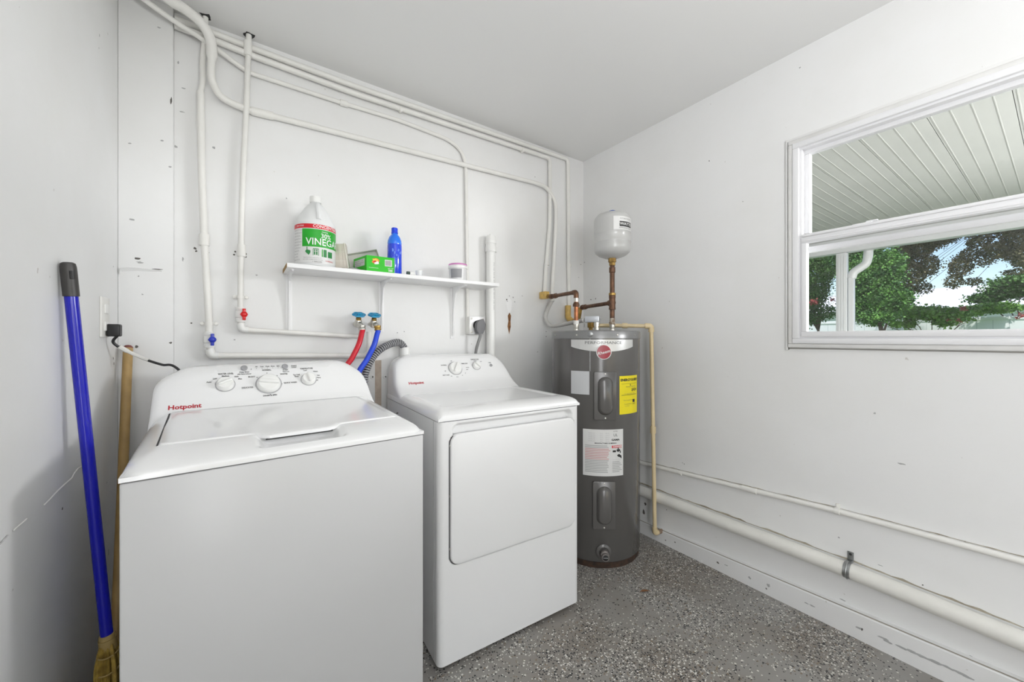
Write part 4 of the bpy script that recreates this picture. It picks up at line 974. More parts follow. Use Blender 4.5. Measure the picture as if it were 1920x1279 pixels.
# top with front lip
def dtop(x, y):
    ty_ = min(1, max(0, y+.006)/.080); tx_ = min(1, max(0, min(x+.003, DW+.003-x))/.045)
    d_ = max(0, 1-((1-tx_)**5+(1-ty_)**5)**.2); h = .905+.028*math.sqrt(1-(1-d_)**2)
    rec = sm((y-.085)/.02)*sm(min(x-.045, DW-.045-x)/.02)
    return h-.005*rec
mb = MB(); N2 = 90
dx_ = lambda u: -.001+(DW+.002)*(.35*(.5-.5*math.cos(PI*u))+.65*u)
dy_ = lambda v: -.002+(DD+.002)*v**1.6
mb.grid(N2, N2, lambda u, v: (dx_(u), dy_(v), dtop(dx_(u), dy_(v))))
pts = [(dx_(i/N2), dy_(0)) for i in range(N2+1)]+[(dx_(1), dy_(j/N2)) for j in range(1, N2+1)]+[(dx_(i/N2), dy_(1)) for i in range(N2-1, -1, -1)]+[(dx_(0), dy_(j/N2)) for j in range(N2-1, 0, -1)]
vv = []
for x, y in pts: vv += [(x, y, dtop(x, y)), (x, y, .8945)]
n = len(pts); mb.add(vv, [[2*i, 2*i+1, 2*((i+1) % n)+1, 2*((i+1) % n)] for i in range(n)])
td = build('top_panel', mb, APPL, dryer, local=True, ang=50)
bm = bmesh.new(); bm.from_mesh(td.data); bmesh.ops.remove_doubles(bm, verts=bm.verts[:], dist=.00005); bm.to_mesh(td.data); bm.free(); td.data.shade_smooth(); td.data.set_sharp_from_angle(angle=R(50))
dyf = lambda z: .515+.62*(z-.94)-.05*min(1, max(0, 1-(z-.925)/.06))**2
dout = [(.001, .899), (.0, .975), (.012, 1.075), (.075, 1.108), (.575, 1.105), (.628, 1.055), (.655, .97), (.661, .899)]
dc = build('control_console', console(MB(), dout, dyf, .676, rb=.024), APPL, dryer, local=True, ang=50)
bm = bmesh.new(); bm.from_mesh(dc.data); bmesh.ops.remove_doubles(bm, verts=bm.verts[:], dist=.0004); bmesh.ops.recalc_face_normals(bm, faces=bm.faces[:]); bm.to_mesh(dc.data); bm.free(); dc.data.shade_smooth(); dc.data.set_sharp_from_angle(angle=R(50))
nd = Vector((0, -1, .62)).normalized()
df = lambda x, z, o=.0006: Vector((x, dyf(z), z))+nd*o
knob(dryer, df(.321, 1.034), .034, nd, R(60)); knob(dryer, df(.447, 1.042), .022, nd, R(-50))
build('button', MB().lathe([(.006, 0), (.008, .001), (.008, .004), (.005, .006)], 18, mtx=frame(df(.537, 1.041), nd)), BTN, dryer, local=True, label='small grey start button')
its = [('NORMAL', .262, 1.052, .0078, 'CENTER'), ('Off', .308, 1.0715, .006, 'CENTER'), ('TIMED DRY', .380, 1.056, .0075, 'CENTER'), ('EASY CARE', .262, 1.003, .0075, 'CENTER'), ('Off', .262, 1.023, .006, 'CENTER'), ('Less Dry', .352+.04, 1.036, .005, 'CENTER'), ('30 40', .387, 1.025, .005, 'CENTER'), ('50', .372, 1.008, .005, 'CENTER'), ('60', .352, .998, .005, 'CENTER'), ('More', .322, .992, .005, 'CENTER'), ('Dry', .29, .997, .005, 'CENTER'),
       ('TEMPERATURE', .447, 1.0755, .0075, 'CENTER'), ('Medium', .447, 1.068, .0055, 'CENTER'), ('High', .482, 1.064, .0055, 'CENTER'), ('START', .535, 1.056, .0055, 'CENTER')]
build('console_lettering', text_mb([i+(None, 1, .0002) for i in its], lambda x, z: df(x, z, .0008)), INK, dc, local=True, flat=True, kind='stuff')
build('brand_lettering', text_mb([('Hotpoint', .062, .975, .0155, 'LEFT', None, 1.3, .0005)], lambda x, y: df(x, y, .0009)), REDINK, dc, local=True, flat=True, kind='stuff')
mb = MB(); mb.lathe([(.003, 0), (.002, .001)], 8, mtx=frame((.40, .02, .9145), (0, -.5, 1))); build('lip_mark', mb, INK, dryer, local=True)

# ------------------------------------------------------------------ WATER HEATER
HB = math.atan2(-HY, -HX)
def hp_(deg, z, off=0): a_ = HB+R(deg); return Vector((HX+(HR+off)*math.cos(a_), HY+(HR+off)*math.sin(a_), z))
wh = thing('water_heater', (HX, HY, 0), 'tall dark grey cylindrical water heater with yellow and white labels in the corner', 'water heater')
T = Matrix.Translation((HX, HY, 0))
build('tank_jacket', MB().lathe([(.20, .03), (HR-.003, .032), (HR, .036), (HR, 1.196)], 96, mtx=T), HEAT, wh, ang=60)
build('base_ring', MB().lathe([(.2, 0), (HR-.006, 0), (HR-.004, .030), (HR-.02, .034)], 72, mtx=T), RUST, wh, label='rusty brown base ring')
build('lid', MB().lathe([(HR-.001, 1.190), (HR+.0025, 1.191), (HR+.0025, 1.225), (HR-.001, 1.231), (HR-.010, 1.233), (.05, 1.240), (.01, 1.241)], 96, mtx=T), HEATL, wh, ang=60)
for d_ in (-22, 27, 56, -60):
    build('screw', MB().lathe([(.0045, 0), (.0045, .002), (.002, .003)], 8, mtx=frame(hp_(d_, 1.209, .0025), hp_(d_, 0, 1)-hp_(d_, 0))), CHROME, wh)
mb = MB(); mb.lathe([(.012, 0), (.014, .003), (.010, .006), (.003, .007)], 14, mtx=frame(hp_(-5.3, 1.213, .002), hp_(-5.3, 0, 1)-hp_(-5.3, 0))); build('seam_button', mb, GALV, wh)
# reflection of a room edge, modelled as a bright line on the left front
mb = MB(); mb.grid(1, 8, lambda u, v: hp_(-6.2+.9*u, 1.02+.17*v, .0008+.001*math.sin(PI*u))); build('reflection_line', mb, GALV, wh, flat=True)
def patch(a0, a1, z0, z1, off, m, name, parent, nu=16, fn=None):
    mb = MB(); mb.grid(nu, 6, lambda u, v: hp_(a0+(a1-a0)*u, (fn(u) if fn else z0)+(z1-(fn(u) if fn else z0))*v, off)); return build(name, mb, m, parent, flat=False)
ban = patch(-29.9, 51.9, 0, 1.185, .0012, mat('banner_silver', (.60, .60, .59), .3, .3), 'name_banner', wh, 28, fn=lambda u: 1.148-.026*math.sin(PI*u)**.8)
tm = lambda z0, off=.002, c0=0: (lambda x, y: hp_(c0+math.degrees(x/HR), z0+y, off))
build('banner_lettering', text_mb([('PERFORMANCE', 0, 0, .021, 'CENTER', None, 1.35)], tm(1.168, .0020, 10.5)), INK, ban, flat=True, kind='stuff')
# round badge
mb = MB(); bc = hp_(10.3, 1.121, .004); bn = (hp_(10.3, 0, 1)-hp_(10.3, 0)); side = up.cross(bn).normalized()
mb.lathe([(.038, 0), (.0395, .002), (.037, .004), (.034, .0042)], 36, mtx=frame(bc-bn*.004, bn), cap=True); bo = build('badge_rim', mb, LABELW, wh)
mb = MB(); mb.lathe([(.0355, 0), (.0355, .0012), (.02, .0018), (.002, .002)], 36, mtx=frame(bc+bn*.0002, bn)); build('badge_disc', mb, BADGE, bo, label='dark red enamel badge disc')
build('badge_lettering', text_mb([('Rheem', 0, -.002, .023, 'CENTER', None, 1, .0002)], lambda x, y: bc+bn*.0028+side*x+up*(y+x*.25)), LABELW, bo, flat=True, kind='stuff')
# window reflection, painted as a pale patch on the jacket
patch(-29.9, -6.5, .898, 1.020, .0012, mat('pale_reflection', (.55, .56, .57), .35), 'pale_reflection', wh)
# access covers
def access(a0, a1, z0, z1):
    am = (a0+a1)/2; ww = R(a1-a0)*HR; hh = z1-z0; c_ = hp_(am, (z0+z1)/2, 0); nn_ = (hp_(am, 0, 1)-hp_(am, 0)); s_ = up.cross(nn_).normalized()
    M_ = Matrix((s_, up, nn_)).transposed().to_4x4(); M_.translation = c_
    mb = MB(); mb.prism(rr_pts((-ww/2, ww/2, -hh/2, hh/2), .008), 'z', -.008, .0055, .002, mtx=M_); cov = build('access_cover', mb, HEAT, wh)
    mb = MB(); hw, hl = ww*.27, hh*.40
    def caps(w_, l_): return rr_pts((-w_, w_, -l_, l_), w_*.98, 8)
    L1, L2, L3, L4 = caps(hw*1.25, hl), caps(hw*1.18, hl-.003), caps(hw*.92, hl-.012), caps(hw*.8, hl-.016)
    zz = [.005, .012, .024, .026]; n = len(L1); vv = []
    for L_i, z_ in zip((L1, L2, L3, L4), zz): vv += [M_ @ Vector((p[0], p[1], z_)) for p in L_i]
    fs = [[k*n+i, k*n+(i+1) % n, (k+1)*n+(i+1) % n, (k+1)*n+i] for k in range(3) for i in range(n)]+[[3*n+i for i in range(n)]]
    mb.add(vv, fs); build('cover_bulge', mb, HEAT, cov, ang=60)
    mb = MB()
    for sz in (-1, 1): mb.lathe([(.004, 0), (.004, .002), (.001, .003)], 8, mtx=frame(c_+up*sz*(hh/2-.010)+nn_*.0055, nn_))
    build('screw', mb, CHROME, cov, kind='stuff')
access(-1.6, 25.5, .770, 1.018); access(-2.8, 24.1, .206, .453)
# yellow energy label
ey = patch(30, 62.5, .795, .995, .0012, LABELY, 'energy_label', wh)
em = tm(.895, .0018, 46.2)
mb = text_mb([('ENERGYGUIDE', 0, .078, .0175, 'CENTER', BLACK, 1.1, .0008), ('Estimated Yearly Cost', .01, .043, .0085, 'CENTER', INK), ('$424', .035, .025, .021, 'CENTER', BLACK, 1, .0005), ('Cost range of similar models', 0, .006, .007, 'CENTER', INK), ('Based on standard U.S. tests', -.01, -.028, .006, 'CENTER', INK), ('Your cost will depend on', -.01, -.048, .006, 'CENTER', INK), ('rates and use', -.02, -.058, .006, 'CENTER', INK), ('3493', .034, -.05, .012, 'CENTER', BLACK)], em)
mb.grid(14, 1, lambda u, v: em(-.058+.116*u, -.0015+.002*v), BLACK); mb.grid(4, 1, lambda u, v: em(.022+.02*u, -.042+.016*v), BLACK)
mb.grid(14, 1, lambda u, v: em(-.058+.116*u, .058+.001*v), BLACK); mb.add([em(.0, .048), em(.008, .048), em(.004, .058)], [[0, 1, 2]], BLACK)
build('energy_lettering', mb, BLACK, ey, flat=True, kind='stuff')
# white warning label
wl = patch(-14.3, 35.1, .479, .720, .0012, LABELW, 'warning_label', wh, 24)
qm = tm(.60, .0018, 10.4)
mb = MB(); PK = mat('pink_print', (.60, .32, .32), .6); GP = mat('mid_grey_print', (.42, .42, .42), .6)
rr2 = random.Random(8)
for k in range(5): mb = text_mb([('MODEL NO', -.078, .100-.010*k, .0065, 'LEFT', GP), ('%d V' % (200+rr2.randint(0, 40)), -.020, .100-.010*k, .0065, 'LEFT', GP), ('%d W' % (3500+rr2.randint(0, 900)), .008, .100-.010*k, .006, 'LEFT', GP)], qm, mb)
mb = text_mb([('UL', .062, .090, .020, 'CENTER', BLACK), ('LISTED', .062, .110, .008, 'CENTER', INK), ('GAMA', .062, .066, .013, 'CENTER', BLACK, 1.2, .0006), ('MANUFACTURED IN MEXICO', .010, .049, .0085, 'CENTER', BLACK, 1, .0003)], qm, mb)
mb.grid(6, 1, lambda u, v: qm(.042+.056*u, .024+.013*v), LABELR)
mb = text_mb([('DANGER', .073, .0303, .012, 'CENTER', WHITEINK, 1.05, .0004)], lambda x, y: qm(x, y)+bn*.0006, mb)
for k in range(17):
    z_ = .034-.0085*k; cl = PK if 1 < k < 9 else GP; y_e = .034-rr2.uniform(0, .02)
    mb.grid(10, 1, lambda u, v: qm(-.096+(.096+y_e)*u, z_+.0042*v), cl)
for k in range(7): mb.grid(4, 1, lambda u, v: qm(.044+(.040+.015*((k*7) % 3)/2)*u, -.050-.0085*k+.004*v), GP)
# tap and hand pictograms
mb.grid(4, 1, lambda u, v: qm(.046+.018*u, .002+.010*v), BLACK); mb.grid(4, 1, lambda u, v: qm(.068+.020*u, .006+.010*v), BLACK); mb.grid(2, 1, lambda u, v: qm(.074+.006*u, .002+.022*v), BLACK); mb.grid(2, 1, lambda u, v: qm(.086+.006*u, -.004+.012*v), BLACK)
mb.add([qm(.070, -.014), qm(.082, -.008), qm(.096, -.018), qm(.098, -.034), qm(.088, -.026), qm(.076, -.022)], [[0, 1, 2, 3, 4, 5]], BLACK)
mb.grid(6, 1, lambda u, v: qm(.044+.052*u, -.038+.0008*v), GP)
build('warning_print', mb, GP, wl, flat=True, kind='stuff')
# drain valve
dv_n = hp_(10.3, 0, 1)-hp_(10.3, 0); c_ = hp_(10.3, .088, 0)
dvl = build('valve_escutcheon', MB().lathe([(.040, 0), (.040, .002), (.034, .006), (.026, .007), (.022, .004)], 28, mtx=frame(c_, dv_n)), HEAT, wh)
mb = MB(); mb.lathe([(.014, 0), (.014, .018), (.022, .020), (.022, .032), (.017, .036)], 8, mtx=frame(c_, dv_n)); mb.lathe([(.019, .034), (.019, .048), (.015, .049), (.015, .040)], 20, mtx=frame(c_-up*.004, dv_n)); build('drain_valve', mb, mat('valve_grey_plastic', (.20, .18, .17), .4), dvl)
mb = MB(); mb.lathe([(.014, .0495), (.012, .050), (.002, .0502)], 16, mtx=frame(c_-up*.004, dv_n)); build('valve_mouth', mb, BLACK, dvl)
mb = MB(); mb.box((-.012, -.002, .048), (.012, .002, .052), .001, mtx=frame(c_-up*.004, dv_n)); build('valve_slot', mb, GALV, dvl)
# nipples on top
N1, N2_ = Vector((1.56, 1.60, 0)), Vector((1.70, 1.457, 0))
for p_ in (N1, N2_):
    build('nipple', MB().lathe([(.013, 1.232), (.0145, 1.233), (.0145, 1.245), (.0135, 1.247), (.0145, 1.25), (.0145, 1.272)], 14, mtx=Matrix.Translation(p_)), CHROME, wh)
# relief valve
rv = thing('relief_valve', (1.70, 1.62, 1.238), 'brass relief valve behind the conduit connector on heater top', 'valve')
mb = MB(); mb.lathe([(.012, 1.236), (.012, 1.255), (.020, 1.256), (.020, 1.285), (.012, 1.292)], 8, mtx=Matrix.Translation((1.70, 1.62, 0))); build('valve_body', mb, BRASS, rv)
mb = MB(); mb.box((1.675, 1.60, 1.292), (1.715, 1.607, 1.297), .001); build('lever', mb, GALV, rv)
# CPVC discharge pipe
zt = 1.262
D_ = [Vector((1.72, 1.60, 1.268)), Vector((1.79, 1.545, 1.268)), Vector((1.948, 1.380, 1.263)), Vector((1.950, 1.357, .070))]
t = thing('discharge_pipe', (1.95, 1.357, .05), 'tan plastic discharge pipe running from heater top down beside it to the floor', 'pipe')
build('pipe_run', MB().tube(D_, .0115, 14, fil=.02), CPVC, t)
build('elbow', MB().tube([D_[2]+(D_[1]-D_[2]).normalized()*.035, D_[2], D_[2]-up*.035], .0165, 14, fil=.022), CPVC, t)
build('coupling', coupling(D_[2].lerp(D_[3], .505), up, .0115, .040), CPVC, t)
build('coupling', coupling(D_[1].lerp(D_[2], .35), D_[2]-D_[1], .0115, .03), CPVC, t)
build('elbow', MB().tube([D_[3]+up*.025, D_[3]+up*-.004, Vector((1.972, 1.353, .066))], .0145, 14, fil=.016), CPVC, t)
build('wall_stub', MB().tube([Vector((1.962, 1.354, .066)), Vector((2.0, 1.345, .068))], .0125, 12), mat('dirty_stub', (.28, .20, .14), .6), t, label='dirty brown stub entering the wall')
# copper line from the second conduit to the hot nipple
t = thing('copper_pipe', (1.56, 1.60, 1.27), 'dark copper pipe from brass fitting bending down into left heater nipple', 'pipe')
pA = Vector((1.628, 1.955, 1.474)); pB = Vector((1.632, 1.915, 1.462)); pC = Vector((1.56, 1.60, 1.456)); pD = Vector((1.56, 1.60, 1.270))
build('pipe_run', MB().tube([pB, pC, Vector((1.56, 1.60, 1.40))], .0115, 14, fil=.03), COPPER, t)
build('elbow', MB().tube([pC.lerp(pB, .10), pC, pC-up*.034], .0145, 14, fil=.026), COPPER, t)
build('union', MB().lathe([(.010, 1.40), (.0135, 1.40), (.0135, 1.43), (.010, 1.432)], 12, mtx=Matrix.Translation((1.56, 1.60, 0))), CHROME, t)
build('pipe_run', MB().lathe([(.0125, 1.268), (.0125, 1.402)], 14, mtx=Matrix.Translation((1.56, 1.60, 0))), COPPERB, t, label='brighter copper riser')
build('collar', MB().lathe([(.012, 1.372), (.019, 1.374), (.019, 1.386), (.012, 1.40)], 8, mtx=Matrix.Translation((1.56, 1.60, 0))), COPPER, t)
build('collar', MB().lathe([(.012, 1.27), (.0165, 1.272), (.0165, 1.292), (.012, 1.294)], 12, mtx=Matrix.Translation((1.56, 1.60, 0))), PIPEW, t)
for f_ in (.04, .20): build('collar', MB().lathe([(.011, -.012), (.0165, -.011), (.0165, .011), (.011, .012)], 8, mtx=frame(pB.lerp(pC, f_+.03), pC-pB)), COPPER, t)
t = thing('yellow_fitting', pA, 'yellowed plastic elbow at foot of the conduit drop, left of the heater pipes', 'fitting')
mb = MB(); mb.box((pA.x-.020, 1.935, 1.452), (pA.x+.020, 1.999, 1.500), .007, 3); YF_ = mat('yellowed_plastic', (.68, .45, .12), .45, col2=(.5, .33, .10), vscale=40); build('elbow_body', mb, YF_, t)
build('threaded_end', MB().lathe([(.012, 0), (.014, .002), (.014, .02), (.011, .022)], 12, mtx=frame((pA.x+.003, 1.936, 1.466), (0, -1, -.1))), BRASS, t)
# corner line: yellow valve then copper pipe to the tee
t = thing('corner_shutoff', (1.84, 1.96, 1.28), 'yellowed shut-off fitting at foot of the corner pipe behind heater', 'valve')
mb = MB(); mb.tube([Vector((1.848, 1.975, 1.42)), Vector((1.848, 1.975, 1.335)), Vector((1.850, 1.945, 1.312)), Vector((1.835, 1.87, 1.30))], .020, 14, fil=.02); build('valve_body', mb, YF_, t)
mb = MB(); mb.tube([Vector((1.835, 1.905, 1.30)), Vector((1.80, 1.83, 1.31)), Vector((1.80, 1.81, 1.393))], .016, 12, fil=.02); mb.lathe([(.02, -.01), (.023, 0), (.02, .01)], 8, mtx=frame((1.836, 1.90, 1.302), (0, 1, 0))); build('brass_union', mb, BRASS, t)
t = thing('copper_pipe', (1.70, 1.457, 1.27), 'dark copper riser with tee and branch standing under the small grey tank', 'pipe')
tee = Vector((1.70, 1.457, 1.392))
build('branch', MB().tube([Vector((1.80, 1.80, 1.392)), tee], .0115, 14), COPPER, t)
for f_ in (.03, .12): build('collar', MB().lathe([(.011, -.010), (.0165, -.009), (.0165, .009), (.011, .010)], 8, mtx=frame(Vector((1.80, 1.80, 1.392)).lerp(tee, f_+.02), (-.1, -.34, 0))), COPPER, t)
build('riser', MB().lathe([(.0135, 1.262), (.0135, 1.615)], 16, mtx=Matrix.Translation((1.70, 1.457, 0))), COPPER, t)
mb = MB(); mb.lathe([(.014, 1.352), (.0185, 1.353), (.0185, 1.362), (.0175, 1.364), (.0175, 1.418), (.0185, 1.42), (.0185, 1.432), (.014, 1.433)], 16, mtx=Matrix.Translation((1.70, 1.457, 0))); mb.lathe([(.012, -.012), (.017, -.010), (.017, .03), (.012, .032)], 14, mtx=frame(tee, (.1, .34, 0))); build('tee', mb, COPPER, t)
build('solder_ring', MB().lathe([(.0145, 1.433), (.0192, 1.434), (.0192, 1.446), (.0145, 1.447)], 16, mtx=Matrix.Translation((1.70, 1.457, 0))), BRASS, t)
build('collar', MB().lathe([(.014, 1.268), (.018, 1.270), (.018, 1.282), (.0145, 1.284), (.0145, 1.305)], 12, mtx=Matrix.Translation((1.70, 1.457, 0))), mat('lime_crust', (.50, .47, .40), .7, col2=(.2, .13, .08), vscale=60), t)
build('collar', MB().lathe([(.014, 1.560), (.017, 1.562), (.017, 1.590), (.0145, 1.592)], 16, mtx=Matrix.Translation((1.70, 1.457, 0))), COPPER, t)
# expansion tank
et = thing('expansion_tank', (1.70, 1.457, 1.60), 'small grey pressure tank with blue cap mounted on copper riser above heater', 'tank')
T = Matrix.Translation((1.70, 1.457, 0)); er = .101
build('tank_shell', MB().lathe([(.02, 1.640), (.045, 1.644), (.075, 1.656), (.094, 1.672), (er, 1.690), (er, 1.722), (er+.0015, 1.724), (er+.0015, 1.727), (er, 1.729), (er, 1.770), (er+.0015, 1.772), (er+.0015, 1.775), (er, 1.777), (er, 1.850), (.097, 1.866), (.085, 1.880), (.062, 1.890), (.03, 1.895)], 64, mtx=T), TANK, et, ang=60)
build('threaded_neck', MB().lathe([(.012, 1.60), (.017, 1.602), (.017, 1.618), (.022, 1.62), (.022, 1.642)], 8, mtx=T), BRASS, et)
build('air_valve_cap', MB().lathe([(.02, 1.892), (.021, 1.897), (.019, 1.907), (.010, 1.911)], 20, mtx=T), mat('blue_cap', (.02, .08, .38), .35), et, label='blue cap')
EB = math.atan2(-1.457, -1.70)
def ep(x, y, off=.001): a_ = EB+R(40)+x/er; return Vector((1.70+(er+off)*math.cos(a_), 1.457+(er+off)*math.sin(a_), 1.812+y))
tl = build('tank_label', MB().grid(16, 1, lambda u, v: ep(-.064+.128*u, -.035+.072*v)), LABELW, et)
mb = MB().grid(10, 1, lambda u, v: ep(-.032+.088*u, -.018+.028*v, .0014), BLACK)
mb = text_mb([('WATTS', .010, -.004, .020, 'CENTER', LABELW, 1.2, .0005), ('POTABLE WATER', .008, .024, .0095, 'CENTER', INK), ('EXPANSION TANK', .006, -.026, .0095, 'CENTER', INK)], lambda x, y: ep(x, y, .0019), mb)
build('label_print', mb, INK, tl, flat=True, kind='stuff')

# ------------------------------------------------------------------ PIPES ON THE RIGHT WALL
p0 = onX(1920, 1058, XR-.012); pts = [Vector((XR-.012, 1.97, .408)), Vector((XR-.012, 1.377, .430)), Vector((XR-.012, .538, .478)), Vector((XR-.012, .074, .490)), Vector((XR-.012, -.8, .51))]
t = thing('wall_conduit', (XR-.012, .5, .45), 'thin white painted conduit running low along the right wall', 'pipe')
build('pipe_run', MB().tube(pts, .0105, 14), PIPEW, t)
c_ = pts[2]; d_ = pts[3]-pts[2]
mb = MB(); mb.lathe([(.010, -.009), (.0135, -.008), (.0135, .008), (.010, .009)], 16, mtx=frame(c_, d_)); mb.box((XR-.004, c_.y-.007, c_.z+.008), (XR, c_.y+.007, c_.z+.030), .0015); build('pipe_clip', mb, PIPEW, t)
mb = MB(); c2 = onX(1277, 888, XR-.012); mb.lathe([(.010, -.007), (.013, -.006), (.013, .006), (.010, .007)], 16, mtx=frame(Vector((XR-.012, c2.y, .4365)), d_)); build('pipe_clip', mb, PIPEW, t)
mb = MB(); c2 = onX(1405, 918, XR-.012); zc = .43+(.478-.43)*(1.377-c2.y)/(1.377-.538); mb.lathe([(.010, -.035), (.013, -.033), (.013, .033), (.010, .035)], 16, mtx=frame(Vector((XR-.012, c2.y, zc)), d_)); build('coupling', mb, PIPEW, t)
br_ = .030
t = thing('large_wall_pipe', (XR-.034, .5, .23), 'thick white painted pipe running low along the right wall held by metal strap', 'pipe')
pts = [Vector((XR-.034, 1.98, .268)), Vector((XR-.034, 1.342, .262)), Vector((XR-.034, .5, .262)), Vector((XR-.034, .074, .250)), Vector((XR-.034, -1.0, .235))]
build('pipe_run', MB().tube(pts, br_, 28), PIPEW2, t)
# grime gathered on the wall along the pipe tops
def grime(name, pts, w, m):
    mb = MB(); q = random.Random(len(name)+len(pts)); P_ = []
    for a, b in zip(pts, pts[1:]):
        k = max(2, int((b-a).length/.03)); P_ += [a.lerp(b, i/k) for i in range(k)]
    vv = []
    for p in P_: h_ = w*q.uniform(.25, 1.1); vv += [p, p+Vector((0, 0, h_))]
    mb.add(vv, [[2*i, 2*i+1, 2*i+3, 2*i+2] for i in range(len(P_)-1)]); build(name, mb, m, wall_right, flat=True, kind='stuff')
G_ = mat('grime', (.50, .46, .37), .8, col2=(.30, .26, .20), vscale=30)
grime('pipe_grime', [Vector((XR-.0008, p.y, p.z+.026)) for p in pts], .009, G_)
grime('pipe_grime', [Vector((XR-.0008, y, z)) for y, z in ((1.90, .4205), (1.377, .440), (.538, .488), (.074, .500), (-.5, .512))], .004, G_)
# metal strap
c_ = onX(1590, 1068, XR-.034); yc = c_.y
mb = MB(); M_ = frame(Vector((XR-.034, yc, .262)), (0, 1, 0), (0, 0, 1)); K = 14; vv = []
for k in range(K+1):
    a_ = R(-35-190*k/K+60)
for w_ in (-.011, .011):
    for k in range(K+1):
        ang_ = R(78+190*k/K); vv.append(Vector((XR-.034+(br_+.0016)*math.cos(ang_), yc+w_, .262+(br_+.0016)*math.sin(ang_))))
fs = [[k, k+1, K+1+k+1, K+1+k] for k in range(K)]
vt = [Vector((XR-.034+(br_+.0016)*math.cos(R(78)), yc+w_, .262+(br_+.0016)*math.sin(R(78)))) for w_ in (-.011, .011)]
mb.add(vv, fs)
ribs = []
for k in range(K+1):
    ang_ = R(78+190*k/K); ribs.append(Vector((XR-.034+(br_+.003)*math.cos(ang_), yc, .262+(br_+.003)*math.sin(ang_))))
mb.tube(ribs, .0022, 6)
mb.box((XR-.034+.004, yc-.011, .262+br_-.002), (XR-.002, yc+.011, .262+br_+.001), .0008)
mb.box((XR-.003, yc-.010, .262+br_-.002), (XR-.0005, yc+.010, .262+br_+.034), .0008)
build('metal_strap', mb, GALV, t, label='galvanised strap round the pipe')
build('screw', MB().lathe([(.005, 0), (.005, .002), (.002, .003)], 8, mtx=frame((XR-.003, yc, .262+br_+.024), (-1, 0, 0))), mat('dark_screw', (.08, .08, .08), .4, .8), t)

# ================================================================== OUTSIDE
GRASS = mat('lawn_grass', (.10, .22, .04), .9, col2=(.06, .14, .03), vscale=5)
CONC = mat('patio_concrete', (.52, .50, .46), .8, var=.15, vscale=4)
WHT = mat('white_aluminium', (.80, .81, .82), .35)
SOFF = mat('soffit_panel', (.53, .535, .505), .55, var=.06, vscale=3)
mb = MB(); mb.box((XR+.12, -20, -.25), (45, 30, -.14)); build('lawn', mb, GRASS, kind='structure')
mb = MB(); mb.box((XR+.12, -6, -.14), (6.4, 6, -.04)); build('patio_slab', mb, CONC, kind='structure')
# outer leaf of the house wall over and beside the window, and the roof
rf = thing('patio_roof', (4.1, 0, 2.2), 'covered patio roof of pale grooved ceiling panels outside the window', 'roof')
pw = .286
for k in range(-14, 10):
    ya = .149+pw*k+.0015; yb = ya+pw-.003
    mb = MB(); mb.box((XR+.125, ya, 2.400), (5.96, yb, 2.412))
    for j in range(4):
        yy = ya+pw*(j+.5)/4+.02; mb.box((XR+.125, yy-.0022, 2.3988), (5.96, yy+.0022, 2.4005))
    build('ceiling_panel', mb, SOFF, rf)
mb = MB(); mb.box((XR+.125, .149-pw*14, 2.4125), (6.1, .149+pw*10, 2.47)); build('roof_deck', mb, mat('seam_dark', (.16, .17, .15), .8), rf)
mb = MB(); mb.box((5.96, .149-pw*14, 2.235), (6.08, .149+pw*10, 2.46), .004); build('edge_beam', mb, WHT, rf)
mb = MB(); mb.prism([(6.082, 2.44), (6.082, 2.30), (6.13, 2.255), (6.19, 2.255), (6.20, 2.44), (6.19, 2.44), (6.185, 2.27), (6.135, 2.27), (6.095, 2.31), (6.095, 2.44)], 'y', .149-pw*14, .149+pw*10); build('gutter', mb, WHT, rf)
# the house roof above, keeps the sun off the room and the patio
mb = MB(); mb.box((-6, -8, 2.62), (6.1, 8, 2.75)); build('trim_2', mb, mat('roof_sheet', (.6, .6, .58), .7), kind='structure')
ppos = (6.0, 1.50)
t = thing('patio_post', (6.02, 1.57, -.04), 'square white post carrying the patio roof, seen at left of window', 'post')
mb = MB(); mb.box((5.975, 1.515, -.035), (6.065, 1.615, 2.232), .004); build('shaft', mb, WHT, t)
mb = MB()
for yy in (1.535, 1.56, 1.585): mb.box((5.973, yy, 0), (5.9755, yy+.006, 2.2))
build('flute', mb, WHT, t, kind='stuff')
t = thing('downspout', (6.12, 1.49, -.1), 'white downspout with stepped elbow beside the patio post', 'downspout')
mb = MB(); mb.box((6.01, 1.455, -.13), (6.075, 1.508, 1.93), .006); build('spout_pipe', mb, WHT, t)
mb = MB(); 
path = [((6.042, 1.482), 1.92), ((6.05, 1.47), 1.99), ((6.09, 1.36), 2.08), ((6.10, 1.345), 2.16), ((6.12, 1.345), 2.26)]
mb.tube([Vector((p[0][0], p[0][1], p[1])) for p in path], .045, 12, fil=.03); build('spout_elbow', mb, WHT, t)
# fence
VF = mat('white_vinyl_fence', (.84, .88, .92), .45)
ft = thing('vinyl_fence', (17, 2, -.14), 'pale white vinyl fence along the far side of the yard', 'fence')
for k in range(-7, 7):
    y0 = 2.0+2.4*k
    mb = MB(); mb.box((16.96, y0, -.14), (17.04, y0+.12, 1.84), .01); mb.prism([(y0-.01, 1.84), (y0+.13, 1.84), (y0+.06, 1.90)], 'x', 16.95, 17.05); build('fence_post', mb, VF, ft)
    mb = MB(); mb.box((16.985, y0+.12, -.1), (17.01, y0+2.4, 1.72)); mb.box((16.965, y0+.12, 1.70), (17.03, y0+2.4, 1.80), .008); mb.box((16.965, y0+.12, -.05), (17.03, y0+2.4, .05), .008); build('fence_panel', mb, VF, ft)
    mb = MB()
    for j in range(1, 8): mb.box((16.981, y0+.12+.285*j, .0), (16.9855, y0+.128+.285*j, 1.70))
    build('board_joint', mb, mat('fence_joint', (.5, .56, .6), .6), ft, kind='stuff')
